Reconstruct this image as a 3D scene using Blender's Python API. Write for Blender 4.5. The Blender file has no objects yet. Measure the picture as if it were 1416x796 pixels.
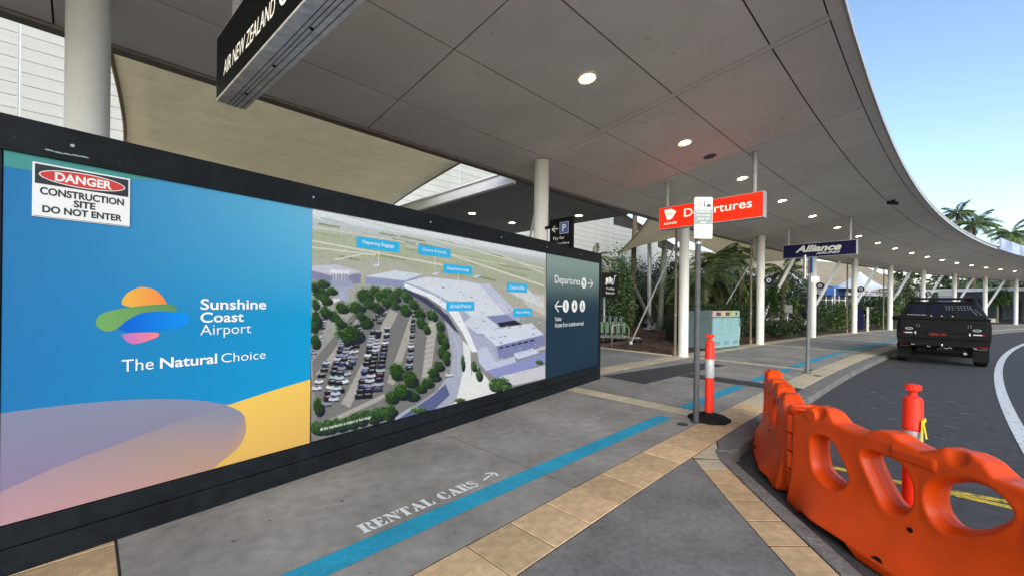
import bpy, bmesh, math, random
import numpy as np
from mathutils import Vector, Matrix
random.seed(7)
R = math.radians
scn = bpy.context.scene
COL = scn.collection

# ------------------------------------------------------------------ camera
cam = bpy.data.cameras.new('camera'); co = bpy.data.objects.new('camera', cam); COL.objects.link(co)
co.location = (0, 0, 1.55)
co.rotation_mode = 'QUATERNION'
co.rotation_quaternion = (Matrix.Rotation(R(90), 3, 'X') @ Matrix.Rotation(0.012, 3, 'Z')).to_quaternion()
cam.sensor_width = 36; cam.lens = 560 / 1416 * 36; cam.shift_y = 19 / 1416
cam.clip_start = 0.05; cam.clip_end = 4000
scn.camera = co

# ------------------------------------------------------------------ sky, sun, exposure
SUN_EL, SUN_AZ = 26, 178          # azimuth measured from +Y towards +X
w = bpy.data.worlds.new('World'); scn.world = w; w.use_nodes = True
nt = w.node_tree; nt.nodes.clear()
sky = nt.nodes.new('ShaderNodeTexSky'); sky.sky_type = 'NISHITA'; sky.sun_disc = False
sky.sun_elevation = R(SUN_EL); sky.sun_rotation = R(SUN_AZ)
sky.air_density = 1.0; sky.dust_density = 1.0; sky.ozone_density = 1.2
bg = nt.nodes.new('ShaderNodeBackground'); bg.inputs[1].default_value = 0.15
wo = nt.nodes.new('ShaderNodeOutputWorld')
nt.links.new(sky.outputs[0], bg.inputs[0]); nt.links.new(bg.outputs[0], wo.inputs[0])
sl = bpy.data.lights.new('sun', 'SUN'); sl.energy = 1.1; sl.angle = R(45); sl.color = (1, .93, .84)
so = bpy.data.objects.new('sun', sl); COL.objects.link(so)
sd = Vector((math.sin(R(SUN_AZ)) * math.cos(R(SUN_EL)), math.cos(R(SUN_AZ)) * math.cos(R(SUN_EL)), math.sin(R(SUN_EL))))
so.rotation_euler = sd.to_track_quat('Z', 'Y').to_euler(); so.location = (0, 0, 30)
scn.view_settings.view_transform = 'Standard'; scn.view_settings.look = 'None'
scn.view_settings.gamma = 1; scn.view_settings.use_curve_mapping = False
scn.view_settings.exposure = 1.02

# ------------------------------------------------------------------ the forecourt follows an arc: s along it, n to its right
H0, KK = 46.0, 0.4
RAD = 180 / math.pi / KK
CX = .54 + RAD * math.cos(R(H0)); CY = 7.8 - RAD * math.sin(R(H0))
def hd(s): return R(H0 + KK * s)
def W(s, n, z=0.):
    h = hd(s)
    return Vector((CX - (RAD - n) * math.cos(h), CY + (RAD - n) * math.sin(h), z))
def T(s): h = hd(s); return Vector((math.sin(h), math.cos(h), 0))
def N(s): h = hd(s); return Vector((math.cos(h), -math.sin(h), 0))
# hoarding: u along it, v up, o out of its face
HA = Vector((-2.53, 2.59, 0)); HD = Vector((.60512, .79614, 0)); HN = Vector((.79614, -.60512, 0))
def HP(u, v, o=0.): return HA + HD * u + HN * o + Vector((0, 0, v))
def measured(x, y):
    """a point measured on the photograph of the hoarding -> its place (u, v) on the hoarding face"""
    c, s_ = math.cos(.012), math.sin(.012); dx, dy = x - 708, y - 417
    a = (c * dx + s_ * dy) / 560; b = -(-s_ * dx + c * dy) / 560
    t = (a * HA.y - HA.x) / (HD.x - a * HD.y); Y = HA.y + t * HD.y
    return t, 1.55 + b * Y

# ------------------------------------------------------------------ materials
def lin(c): return tuple((v / 12.92 if v <= .04045 else ((v + .055) / 1.055) ** 2.4) for v in c)
def rgb(r, g, b): return lin((r / 255, g / 255, b / 255))
MATS = {}
def pm(name, col, rough=.6, var=.15, scale=4., bump=.0, bscale=60., metal=0., big=.0, spec=.5, emit=None, es=1., island=0., attr=False, trans=0., coat=0., streak=None, dark=None):
    if name in MATS: return MATS[name]
    m = bpy.data.materials.new(name); m.use_nodes = True; MATS[name] = m
    nt = m.node_tree; nd = nt.nodes; lk = nt.links; b = nd['Principled BSDF']
    b.inputs['Roughness'].default_value = rough; b.inputs['Metallic'].default_value = metal
    b.inputs['Specular IOR Level'].default_value = spec
    if coat: b.inputs['Coat Weight'].default_value = coat; b.inputs['Coat Roughness'].default_value = .15
    if trans: b.inputs['Transmission Weight'].default_value = trans
    tc = nd.new('ShaderNodeTexCoord')
    src = tc.outputs['Object']
    if attr:
        at = nd.new('ShaderNodeVertexColor'); at.layer_name = 'col'; base = at.outputs[0]
    else:
        r_ = nd.new('ShaderNodeRGB'); r_.outputs[0].default_value = (*col, 1); base = r_.outputs[0]
    def noise(sc, det=5):
        n = nd.new('ShaderNodeTexNoise'); n.inputs['Scale'].default_value = sc; n.inputs['Detail'].default_value = det
        lk.new(src, n.inputs['Vector']); return n
    def mulby(fac_socket, lo, hi, base):
        mr = nd.new('ShaderNodeMapRange'); mr.inputs[1].default_value = .3; mr.inputs[2].default_value = .7
        mr.inputs[3].default_value = lo; mr.inputs[4].default_value = hi; lk.new(fac_socket, mr.inputs[0])
        mx = nd.new('ShaderNodeVectorMath'); mx.operation = 'SCALE'; lk.new(base, mx.inputs[0]); lk.new(mr.outputs[0], mx.inputs['Scale'])
        return mx.outputs[0]
    if var:
        base = mulby(noise(scale).outputs['Fac'], 1 - var, 1 + var, base)
    if big:
        base = mulby(noise(scale * .12, 3).outputs['Fac'], 1 - big, 1 + big, base)
    if streak:                                         # directional stains: (sx, sy, sz, amount)
        mp = nd.new('ShaderNodeMapping'); mp.inputs['Scale'].default_value = streak[:3]; lk.new(src, mp.inputs[0])
        n = nd.new('ShaderNodeTexNoise'); n.inputs['Scale'].default_value = 1; n.inputs['Detail'].default_value = 6; lk.new(mp.outputs[0], n.inputs['Vector'])
        base = mulby(n.outputs['Fac'], 1 - streak[3], 1 + streak[3], base)
    if dark:                                           # small dark specks: (scale, threshold, strength)
        n = noise(dark[0], 2)
        mr = nd.new('ShaderNodeMapRange'); mr.inputs[1].default_value = dark[1]; mr.inputs[2].default_value = dark[1] + .04
        mr.inputs[3].default_value = 1; mr.inputs[4].default_value = dark[2]; lk.new(n.outputs['Fac'], mr.inputs[0])
        mx = nd.new('ShaderNodeVectorMath'); mx.operation = 'SCALE'; lk.new(base, mx.inputs[0]); lk.new(mr.outputs[0], mx.inputs['Scale']); base = mx.outputs[0]
    if island:
        g = nd.new('ShaderNodeNewGeometry')
        mr = nd.new('ShaderNodeMapRange'); mr.inputs[3].default_value = 1 - island; mr.inputs[4].default_value = 1 + island
        lk.new(g.outputs['Random Per Island'], mr.inputs[0])
        mx = nd.new('ShaderNodeVectorMath'); mx.operation = 'SCALE'; lk.new(base, mx.inputs[0]); lk.new(mr.outputs[0], mx.inputs['Scale']); base = mx.outputs[0]
    lk.new(base, b.inputs['Base Color'])
    if bump:
        n = noise(bscale, 4); bp = nd.new('ShaderNodeBump'); bp.inputs['Strength'].default_value = bump; bp.inputs['Distance'].default_value = .01
        lk.new(n.outputs['Fac'], bp.inputs['Height']); lk.new(bp.outputs[0], b.inputs['Normal'])
        n2 = noise(scale * 2, 4); mr = nd.new('ShaderNodeMapRange'); mr.inputs[3].default_value = max(.05, rough - .15); mr.inputs[4].default_value = min(1, rough + .12)
        lk.new(n2.outputs['Fac'], mr.inputs[0]); lk.new(mr.outputs[0], b.inputs['Roughness'])
    if emit:
        b.inputs['Emission Color'].default_value = (*emit, 1); b.inputs['Emission Strength'].default_value = es
    return m
def per_object(m, amt=.15):
    """each piece gets its own slight tone"""
    nt = m.node_tree; b = nt.nodes['Principled BSDF']; l = b.inputs['Base Color'].links[0]; src = l.from_socket
    oi = nt.nodes.new('ShaderNodeObjectInfo'); mr = nt.nodes.new('ShaderNodeMapRange')
    mr.inputs[3].default_value = 1 - amt; mr.inputs[4].default_value = 1 + amt
    nt.links.new(oi.outputs['Random'], mr.inputs[0])
    mx = nt.nodes.new('ShaderNodeVectorMath'); mx.operation = 'SCALE'; nt.links.new(src, mx.inputs[0]); nt.links.new(mr.outputs[0], mx.inputs['Scale'])
    nt.links.new(mx.outputs[0], b.inputs['Base Color']); return m

M = {}
M['asphalt'] = pm('asphalt', (.052, .054, .058), .85, .25, 60, .5, 160, big=.25, dark=(90, .62, 1.9))
M['concrete'] = per_object(pm('concrete', (.25, .24, .218), .85, .15, 9, .3, 90, big=.24, dark=(26, .70, .7), streak=(1.2, .5, 1, .10)), .04)
M['concrete_dark'] = pm('concrete_dark', (.182, .179, .17), .85, .16, 22, .3, 90, big=.2, dark=(30, .64, .7), streak=(.8, 1.5, 1, .09))
M['grout'] = pm('grout', (.02, .019, .018), .9, .2, 20)
M['paver'] = per_object(pm('paver_sandstone', (.55, .385, .215), .75, .16, 14, .25, 70, big=.14, streak=(3, 40, 40, .10), dark=(20, .70, .6)), .16)
M['paver_pale'] = per_object(pm('paver_cream', (.50, .43, .30), .75, .12, 14, .2, 70, big=.1), .08)
M['kerb'] = pm('kerb_concrete', (.17, .165, .155), .9, .3, 40, .6, 90, big=.2, dark=(60, .6, .6))
M['grate'] = pm('drain_grate', (.035, .036, .04), .7, .2, 60, .4, 120)
M['blue_paint'] = pm('blue_paint', (.012, .30, .46), .7, .12, 25, .15, 90, big=.15, dark=(25, .67, .6))
M['white_paint'] = pm('white_road_paint', (.68, .69, .68), .7, .15, 25, .1, 90, dark=(18, .62, .55))
M['stencil_paint'] = pm('stencil_white', (.74, .75, .74), .7, .08, 25)
M['yellow_paint'] = pm('yellow_road_paint', (.6, .45, .04), .7, .2, 25, dark=(22, .56, .25))
M['mulch'] = pm('mulch', (.10, .055, .035), .95, .5, 30, 1, 60)
M['chip'] = pm('wood_chip', (.15, .08, .05), .95, .2, 30, island=.6)
M['soffit'] = per_object(pm('soffit_panel', (.80, .76, .70), .55, .05, 1.2, .05, 30, big=.08, streak=(.7, 1.2, 1, .05), dark=(5, .70, .82)), .03)
M['joint'] = pm('joint_dark', (.035, .03, .025), .9, .1, 5)
M['white_steel'] = pm('white_painted_steel', (.80, .82, .81), .45, .05, 3, .03, 40, big=.05, streak=(8, 8, .6, .06))
M['white_trim'] = pm('white_trim', (.72, .77, .75), .45, .06, 3)
M['galv'] = pm('galvanised_steel', (.42, .44, .45), .45, .12, 20, .1, 60, metal=.6)
M['dark_post'] = pm('dark_grey_post', (.085, .092, .10), .6, .15, 20, .05, 60, spec=.3)
M['post_grey'] = pm('weathered_post', (.15, .165, .175), .6, .15, 20, .05, 60, spec=.3)
M['brown_pipe'] = pm('brown_pipe', (.20, .17, .13), .6, .15, 10)
M['black_frame'] = pm('black_frame', (.008, .011, .014), .6, .3, 12, .12, 60, spec=.2, big=.3, dark=(30, .735, 5))
M['black'] = pm('black_sign', (.006, .0065, .007), .55, .1, 10, spec=.15)
M['black_rubber'] = pm('black_rubber', (.010, .010, .0105), .85, .25, 30, .3, 60, spec=.2)
M['chrome'] = pm('chrome', (.7, .7, .72), .15, .05, 5, metal=1.)
M['board'] = per_object(pm('wall_board', (.48, .49, .45), .6, .06, 2, .03, 30, big=.06, streak=(1, 1, 7, .05)), .03)
M['sail'] = pm('shade_cloth', (.76, .69, .52), .8, .05, 3, .1, 300, big=.05, streak=(14, 14, 1.5, .05))
def translucent(m, amt):
    nt = m.node_tree; b = nt.nodes['Principled BSDF']; o = nt.nodes['Material Output']; t = nt.nodes.new('ShaderNodeBsdfTranslucent'); mx = nt.nodes.new('ShaderNodeMixShader')
    nt.links.new(b.inputs['Base Color'].links[0].from_socket, t.inputs[0]); mx.inputs[0].default_value = amt
    nt.links.new(b.outputs[0], mx.inputs[1]); nt.links.new(t.outputs[0], mx.inputs[2]); nt.links.new(mx.outputs[0], o.inputs[0])
translucent(M['sail'], .55)
M['sail_hem'] = pm('shade_cloth_hem', (.30, .20, .09), .8, .15, 10)
M['dark_soffit'] = pm('entrance_soffit', (.22, .22, .22), .6, .06, 2, big=.08)
M['print'] = pm('printed_vinyl', (1, 1, 1), .3, 0, attr=True, spec=.25)
M['print_grain'] = pm('printed_photo', (1, 1, 1), .3, .06, 60, attr=True, spec=.25)
M['ink_white'] = pm('white_vinyl', (.82, .84, .84), .4, .02, 5)
M['ink_black'] = pm('black_vinyl', (.015, .015, .018), .4, .05, 5)
M['ink_blue'] = pm('blue_vinyl', (.04, .12, .38), .4, .05, 5)
M['ink_grey'] = pm('grey_vinyl', (.25, .33, .34), .4, .05, 5)
M['ink_red'] = pm('red_vinyl', (.62, .03, .02), .4, .05, 5)
M['red_lit'] = pm('backlit_red', (.8, .02, .006), .35, .02, 3, emit=(1., .022, .004), es=.45)
M['white_lit'] = pm('backlit_white', (.8, .8, .75), .35, .02, 3, emit=(1, .90, .72), es=.45)
M['navy'] = pm('navy_sign', (.010, .011, .06), .4, .05, 5, spec=.25)
M['silver'] = pm('silver_trim', (.42, .44, .46), .5, .10, 12, .05, 60, streak=(4, 20, 20, .1))
M['sign_grey'] = pm('weathered_sign_aluminium', (.78, .77, .75), .6, .14, 14, .08, 60, streak=(3, 22, 22, .12))
M['edge_brown'] = pm('soffit_edge_trim', (.20, .175, .15), .7, .12, 8)
M['orange'] = pm('orange_plastic', (.70, .064, .002), .42, .06, 6, .03, 30, big=.12, spec=.32, dark=(60, .71, .72), streak=(4, 4, 1.2, .09))
M['fluoro'] = pm('fluoro_red_plastic', (.88, .035, .014), .48, .08, 10, .05, 50, spec=.3, dark=(40, .70, .75))
M['reflective'] = pm('reflective_tape', (.50, .53, .56), .3, .1, 20, metal=.2)
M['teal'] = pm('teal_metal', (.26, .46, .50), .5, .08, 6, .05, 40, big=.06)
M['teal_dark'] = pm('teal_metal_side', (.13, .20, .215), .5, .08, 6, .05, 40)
M['pink_p'] = pm('pink_surround', (.62, .42, .42), .5, .05, 5); M['yel_p'] = pm('yellow_surround', (.60, .50, .28), .5, .05, 5); M['grn_p'] = pm('green_surround', (.36, .52, .30), .5, .05, 5)
M['truck'] = pm('truck_paint', (.0045, .005, .0065), .45, .10, 3, .02, 20, spec=.22, big=.1)
M['truck_matt'] = pm('truck_plastic', (.006, .006, .0065), .7, .15, 20, .1, 60, spec=.2)
M['truck_glass'] = pm('truck_glass', (.004, .005, .006), .1, .05, 5, spec=.3)
M['tail_red'] = pm('tail_red', (.35, .012, .008), .25, .05, 5)
M['leaf'] = pm('leaf', (.055, .105, .026), .5, .12, 3, island=.55, trans=0)
M['leaf_dark'] = pm('leaf_dark', (.030, .060, .020), .5, .12, 3, island=.6)
M['leaf_bright'] = pm('leaf_bright', (.10, .17, .03), .5, .12, 3, island=.5)
M['leaf_far'] = pm('leaf_far', (.06, .085, .04), .6, .12, 3, island=.5)
M['frond'] = pm('palm_frond', (.085, .125, .035), .5, .12, 3, island=.5)
M['bark_pale'] = pm('lichen_bark', (.20, .23, .18), .9, .35, 14, .6, 40, streak=(4, 4, 14, .25))
M['bark'] = pm('bark', (.09, .07, .045), .9, .3, 14, .6, 40)
M['dead_frond'] = pm('dead_frond', (.12, .075, .065), .9, .2, 14, island=.4)
M['glass'] = pm('window_glass', (.05, .07, .08), .06, .1, 2, spec=.8)
M['interior'] = pm('dark_interior', (.06, .06, .065), .8, .2, 2)
M['tan_roof'] = pm('tan_roof', (.36, .31, .22), .6, .08, 3, big=.05)
M['plaster'] = pm('pale_plaster', (.50, .50, .47), .8, .08, 2)
M['awning'] = pm('white_awning', (.62, .64, .63), .7, .05, 2)
M['green_tank'] = pm('green_enamel', (.07, .22, .12), .4, .05, 5)
M['lamp_rim'] = pm('lamp_reflector_glow', (.9, .6, .3), .4, 0, emit=(1., .62, .24), es=.75)
M['lamp'] = pm('lamp_diffuser', (.9, .8, .6), .4, 0, emit=(1., .84, .58), es=14)

# ------------------------------------------------------------------ mesh helpers
class MB:
    def __init__(s): s.v = []; s.f = []; s.c = None
    def poly(s, pts, flip=False):
        i = len(s.v); s.v += [tuple(p) for p in pts]; k = list(range(i, i + len(pts)))
        s.f.append(k[::-1] if flip else k)
    def hexa(s, p):          # 8 points: bottom 0-3 ccw, top 4-7
        i = len(s.v); s.v += [tuple(q) for q in p]
        for f in ((3, 2, 1, 0), (4, 5, 6, 7), (0, 1, 5, 4), (1, 2, 6, 5), (2, 3, 7, 6), (3, 0, 4, 7)): s.f.append([i + k for k in f])
    def box(s, c, d, mat=None, rot=0., tilt=None):
        c = Vector(c); dx, dy, dz = [q / 2 for q in d]; m = Matrix.Rotation(rot, 3, 'Z') if mat is None else mat
        s.hexa([c + m @ Vector(q) for q in ((-dx, -dy, -dz), (dx, -dy, -dz), (dx, dy, -dz), (-dx, dy, -dz), (-dx, -dy, dz), (dx, -dy, dz), (dx, dy, dz), (-dx, dy, dz))])
    def beam(s, a, b, wd, ht, up=Vector((0, 0, 1))):
        a = Vector(a); b = Vector(b); d = (b - a).normalized(); x = d.cross(up)
        if x.length < 1e-4: x = Vector((1, 0, 0))
        x.normalize(); y = x.cross(d).normalized(); x *= wd / 2; y *= ht / 2
        s.hexa([a - x - y, a + x - y, b + x - y, b - x - y, a - x + y, a + x + y, b + x + y, b - x + y])
    def tube(s, pts, r, seg=12, cap=True):
        pts = [Vector(p) for p in pts]; rr = r if isinstance(r, (list, tuple)) else [r] * len(pts)
        i0 = len(s.v); prev = None
        for k, p in enumerate(pts):
            d = (pts[min(k + 1, len(pts) - 1)] - pts[max(k - 1, 0)]).normalized()
            x = d.orthogonal().normalized() if prev is None else (prev - d * prev.dot(d)).normalized()
            prev = x; y = d.cross(x)
            for j in range(seg):
                a = 2 * math.pi * j / seg; s.v.append(tuple(p + (x * math.cos(a) + y * math.sin(a)) * rr[k]))
        for k in range(len(pts) - 1):
            for j in range(seg):
                a = i0 + k * seg + j; b = i0 + k * seg + (j + 1) % seg; s.f.append([a, b, b + seg, a + seg])
        if cap: s.f.append([i0 + j for j in range(seg)][::-1]); s.f.append([i0 + (len(pts) - 1) * seg + j for j in range(seg)])
    def lathe(s, prof, c=(0, 0, 0), seg=24, ax=None, cap=True):
        c = Vector(c); i0 = len(s.v); ax = ax or Matrix.Identity(3)
        for r, z in prof:
            for j in range(seg):
                a = 2 * math.pi * j / seg; s.v.append(tuple(c + ax @ Vector((r * math.cos(a), r * math.sin(a), z))))
        for k in range(len(prof) - 1):
            for j in range(seg):
                a = i0 + k * seg + j; b = i0 + k * seg + (j + 1) % seg; s.f.append([a, b, b + seg, a + seg])
        if cap: s.f.append([i0 + j for j in range(seg)][::-1]); s.f.append([i0 + (len(prof) - 1) * seg + j for j in range(seg)])
    def prism(s, pts, off):  # closed outline pushed along off
        off = Vector(off); n = len(pts); i = len(s.v); s.v += [tuple(p) for p in pts] + [tuple(Vector(p) + off) for p in pts]
        s.f.append([i + k for k in range(n)][::-1]); s.f.append([i + n + k for k in range(n)])
        for k in range(n): s.f.append([i + k, i + (k + 1) % n, i + n + (k + 1) % n, i + n + k])
    def mesh(s, name):
        me = bpy.data.meshes.new(name); me.from_pydata(s.v, [], s.f); me.update(); return me
    def build(s, name, mat, parent=None, smooth=False, bevel=0., fix=True):
        me = s.mesh(name); me.materials.append(mat)
        if fix:
            bm = bmesh.new(); bm.from_mesh(me); bmesh.ops.recalc_face_normals(bm, faces=bm.faces)
            if bevel: bmesh.ops.bevel(bm, geom=[e for e in bm.edges if len(e.link_faces) == 2 and e.calc_face_angle(0) > .6], offset=bevel, segments=2, affect='EDGES', profile=.6)
            bm.to_mesh(me); bm.free()
        return link(name, me, parent, smooth)
def link(name, me, parent=None, smooth=False):
    if smooth: me.shade_smooth() if smooth is True else None
    if smooth == 'auto':
        me.shade_smooth(); 
        ang = [False] * 0
        bm = bmesh.new(); bm.from_mesh(me)
        for e in bm.edges:
            if len(e.link_faces) == 2 and e.calc_face_angle(0) > .6: e.smooth = False
        bm.to_mesh(me); bm.free()
    o = bpy.data.objects.new(name, me); COL.objects.link(o)
    if parent is not None: o.parent = parent
    return o
def tag(o, label=None, cat=None, group=None, kind=None):
    if label: o['label'] = label
    if cat: o['category'] = cat
    if group: o['group'] = group
    if kind: o['kind'] = kind
    return o
def empty(name, label=None, cat=None, group=None, kind=None, loc=(0, 0, 0), rz=0.):
    o = bpy.data.objects.new(name, None); COL.objects.link(o); o.location = loc; o.rotation_euler = (0, 0, rz); o.empty_display_size = .1
    return tag(o, label, cat, group, kind)
def copy_tree(o, parent=None):
    c = o.copy(); COL.objects.link(c); c.parent = parent
    for ch in [q for q in bpy.data.objects if q.parent == o]: copy_tree(ch, c)
    return c
def share(name, me, parent, loc, rz=0.):
    o = bpy.data.objects.new(name, me); COL.objects.link(o); o.parent = parent; o.location = loc; o.rotation_euler = (0, 0, rz); return o
def frame(o_, x, y):
    """4x4 matrix with origin o_, x along the line of text, y up the letters"""
    x = Vector(x).normalized(); y = Vector(y).normalized(); z = x.cross(y)
    m = Matrix((x, y, z)).transposed().to_4x4(); m.translation = Vector(o_); return m
def text(s_, fr, wd, ht, mat, parent, name='lettering', bold=0., shear=0., off=.003, thick=.001):
    cu = bpy.data.curves.new('t', 'FONT'); cu.body = s_; cu.offset = bold; cu.shear = shear; cu.fill_mode = 'BOTH'; cu.resolution_u = 4
    ob = bpy.data.objects.new('t', cu); COL.objects.link(ob)
    dg = bpy.context.evaluated_depsgraph_get(); me = bpy.data.meshes.new_from_object(ob.evaluated_get(dg))
    bpy.data.objects.remove(ob); bpy.data.curves.remove(cu)
    n = len(me.vertices); co_ = np.empty(n * 3); me.vertices.foreach_get('co', co_); co_ = co_.reshape(-1, 3)
    lo, hi = co_.min(0), co_.max(0)
    co_[:, 0] = (co_[:, 0] - lo[0]) / (hi[0] - lo[0]) * wd
    co_[:, 1] = (co_[:, 1] - lo[1]) / (hi[1] - lo[1]) * ht
    co_[:, 2] = off
    me.vertices.foreach_set('co', co_.ravel()); me.transform(fr)
    me.materials.clear(); me.materials.append(mat); me.update(); me.name = name
    return link(name, me, parent)
def flat(shapes, fr, mat, parent, name, off=.003):
    """flat shapes given as 2-D outlines in the frame fr"""
    b = MB()
    for sh in shapes: b.poly([fr @ Vector((x, y, off)) for x, y in sh])
    return b.build(name, mat, parent, fix=False)
def circ(cx, cy, r, n=20, ry=None): return [(cx + r * math.cos(2 * math.pi * k / n), cy + (ry or r) * math.sin(2 * math.pi * k / n)) for k in range(n)]
def ring(cx, cy, r1, r2, n=20):
    out = []
    for k in range(n):
        a, b = 2 * math.pi * k / n, 2 * math.pi * (k + 1) / n
        out.append([(cx + r1 * math.cos(a), cy + r1 * math.sin(a)), (cx + r2 * math.cos(a), cy + r2 * math.sin(a)), (cx + r2 * math.cos(b), cy + r2 * math.sin(b)), (cx + r1 * math.cos(b), cy + r1 * math.sin(b))])
    return out
def bar(x0, y0, x1, y1, w_):
    d = Vector((x1 - x0, y1 - y0)).normalized(); p = Vector((-d.y, d.x)) * w_ / 2
    return [(x0 - p.x, y0 - p.y), (x1 - p.x, y1 - p.y), (x1 + p.x, y1 + p.y), (x0 + p.x, y0 + p.y)]
def arrow(x0, y0, x1, y1, w_, hl):
    d = Vector((x1 - x0, y1 - y0)).normalized(); out = [bar(x0, y0, x1, y1, w_)]
    for sg in (-1, 1):
        a = Matrix.Rotation(sg * R(140), 2) @ d; out.append(bar(x1 + d.x * w_ * .4, y1 + d.y * w_ * .4, x1 + a.x * hl, y1 + a.y * hl, w_))
    return out
def sector(s0, s1, n0, n1, z0, z1, b=None, steps=1):
    b = b or MB()
    for k in range(steps):
        a = s0 + (s1 - s0) * k / steps; c = s0 + (s1 - s0) * (k + 1) / steps
        b.hexa([W(a, n0, z0), W(a, n1, z0), W(c, n1, z0), W(c, n0, z0), W(a, n0, z1), W(a, n1, z1), W(c, n1, z1), W(c, n0, z1)])
    return b
def strip(pts_a, pts_b, z, b=None):
    b = b or MB()
    for k in range(len(pts_a) - 1):
        b.poly([(pts_a[k][0], pts_a[k][1], z), (pts_b[k][0], pts_b[k][1], z), (pts_b[k + 1][0], pts_b[k + 1][1], z), (pts_a[k + 1][0], pts_a[k + 1][1], z)])
    return b

# ================================================================== GROUND, ROAD, PAVEMENT
b = MB(); b.poly([(-900, -900, -.134), (900, -900, -.134), (900, 900, -.134), (-900, 900, -.134)])
tag(b.build('road', M['asphalt']), 'dark asphalt road curving past the terminal kerb', kind='structure')

# near kerb line (outer edge) from the corner towards and past the camera
NK = [(2.43, 4.50), (2.33, 4.30), (2.26, 4.15), (2.17, 3.4), (2.10, 2.7), (2.06, 2.33), (2.0, 1.0), (1.9, -1.), (1.7, -6.)]
pav = empty('pavement', 'grey concrete pavement with sandstone tile bands beside the road', kind='structure')
b = MB(); b2 = []
# sub-base: everything under slabs and tiles, at -0.02
far = [W(s, 3.60) for s in np.arange(62, -1.2, -1.55)]
back = [W(s, -16) for s in np.arange(-24, 62.1, 3.1)]
out = [(p.x, p.y, -.005) for p in back] + [(p.x, p.y, -.005) for p in far] + [(x - .13, y, -.005) for x, y in NK[1:]] + [(-14., -8., -.005)]
b.poly(out)
tag(b.build('pavement_bed', M['grout'], pav, fix=False))
SI, SO = 3.13, 3.55
def slab(s0, s1, n0, n1, mat=M['concrete'], name='slab', g=.007, top=0.):
    return sector(s0 + g, s1 - g, n0 + g, n1 - g, -.02, top, steps=2).build(name, mat, pav)
edges = [-12.4, -9.3, -6.36, -5.88, -3.1, -.1, .24, 2.85, 3.1, 6.1, 6.4, 9.3, 12.28, 12.56, 15.5, 18.5, 18.75, 21.7, 24.7, 24.95, 31, 37.2, 43.4, 49.6, 55.8, 62]
bands = [(-6.36, -5.88), (-.1, .24), (6.1, 6.4), (12.28, 12.56), (18.5, 18.75), (24.7, 24.95)]
for a, c in zip(edges[:-1], edges[1:]):
    if (a, c) in bands: continue
    if c <= 1.: slab(a, c, -1.5, SI)
    else: slab(a, c, .25, SI)
slab(1., 2.85, -3.4, -.28); slab(2.85, 6., -3.4, -.28); slab(-2.1, 1., -4.5, -1.5); slab(-5.2, -2.1, -4.5, -1.5); slab(-12, -5.2, -4.5, -1.5); slab(-2.1, 1.6, -.28 - 0, .25) if False else None
slab(1, 2.85, -8.4, -3.4); slab(2.85, 6., -8.4, -3.4)
# pavers: cross bands
pe = MB().mesh
def paver_mesh(l, w_, t=.02, bev=.004):
    bb = MB(); bb.box((0, 0, -t / 2), (l, w_, t)); me = bb.mesh('paver'); bm = bmesh.new(); bm.from_mesh(me)
    bmesh.ops.bevel(bm, geom=[e for e in bm.edges if all(v.co.z > -.001 for v in e.verts)], offset=bev, segments=1, affect='EDGES'); bm.to_mesh(me); bm.free(); return me
pv = {}
def paver(s, n, ls, wn, mat):
    k = (round(ls, 3), round(wn, 3), mat.name)
    if k not in pv: pv[k] = paver_mesh(ls - .017, wn - .010); pv[k].materials.append(mat)
    p = W(s, n, random.uniform(-.0012, .0012)); share('paver', pv[k], pav, p, math.pi / 2 - hd(s))
for a, c in bands:
    m_ = M['paver'] if a < -5 else M['paver_pale']
    n = -1.2 if a < 1 else .26
    st = .30 if a > -5 else .46
    if a > 8: st = .57
    while n + st < SI + .02:
        paver((a + c) / 2, n + st / 2, c - a, st, m_); n += st
# main band beside the kerb
s = -4.31 - .4 * 4 + .0
k = 0
while s < 24:
    L = .4 if s < -.3 else (.4 if s < 9 else .62)
    nk = 3.55
    paver(s + L / 2, (SI + SO) / 2, L, SO - SI, M['paver'] if s < 1.0 else M['paver_pale']); s += L
for s in np.arange(s, 60, 6.2): sector(s + .01, s + 6.19, SI, SO, -.02, 0, steps=3).build('paver', M['paver_pale'], pav)
# column-line band
s = 1.3
while s < 18:
    paver(s + .3, -.02, .6, .5, M['paver_pale']); s += .6
sector(s, 62, -.27, .24, -.02, 0, steps=12).build('edging_strip', M['paver_pale'], pav)
# dark triangle apron between the two tile bands
tri = [W(s, SO + .006) for s in (-1.70, -2.5, -3.5, -4.5, -6, -9, -13)]
inner = [(1.84, 4.08), (1.765, 3.5), (1.72, 3.15), (1.68, 2.75), (1.64, 2.33), (1.58, 1.0), (1.5, -1), (1.3, -6.)]
bb = MB(); bb.prism([(p.x, p.y, -.02) for p in tri][::-1] + [(x, y, -.02) for x, y in inner], (0, 0, .019)); bb.build('apron', M['concrete_dark'], pav)
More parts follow.
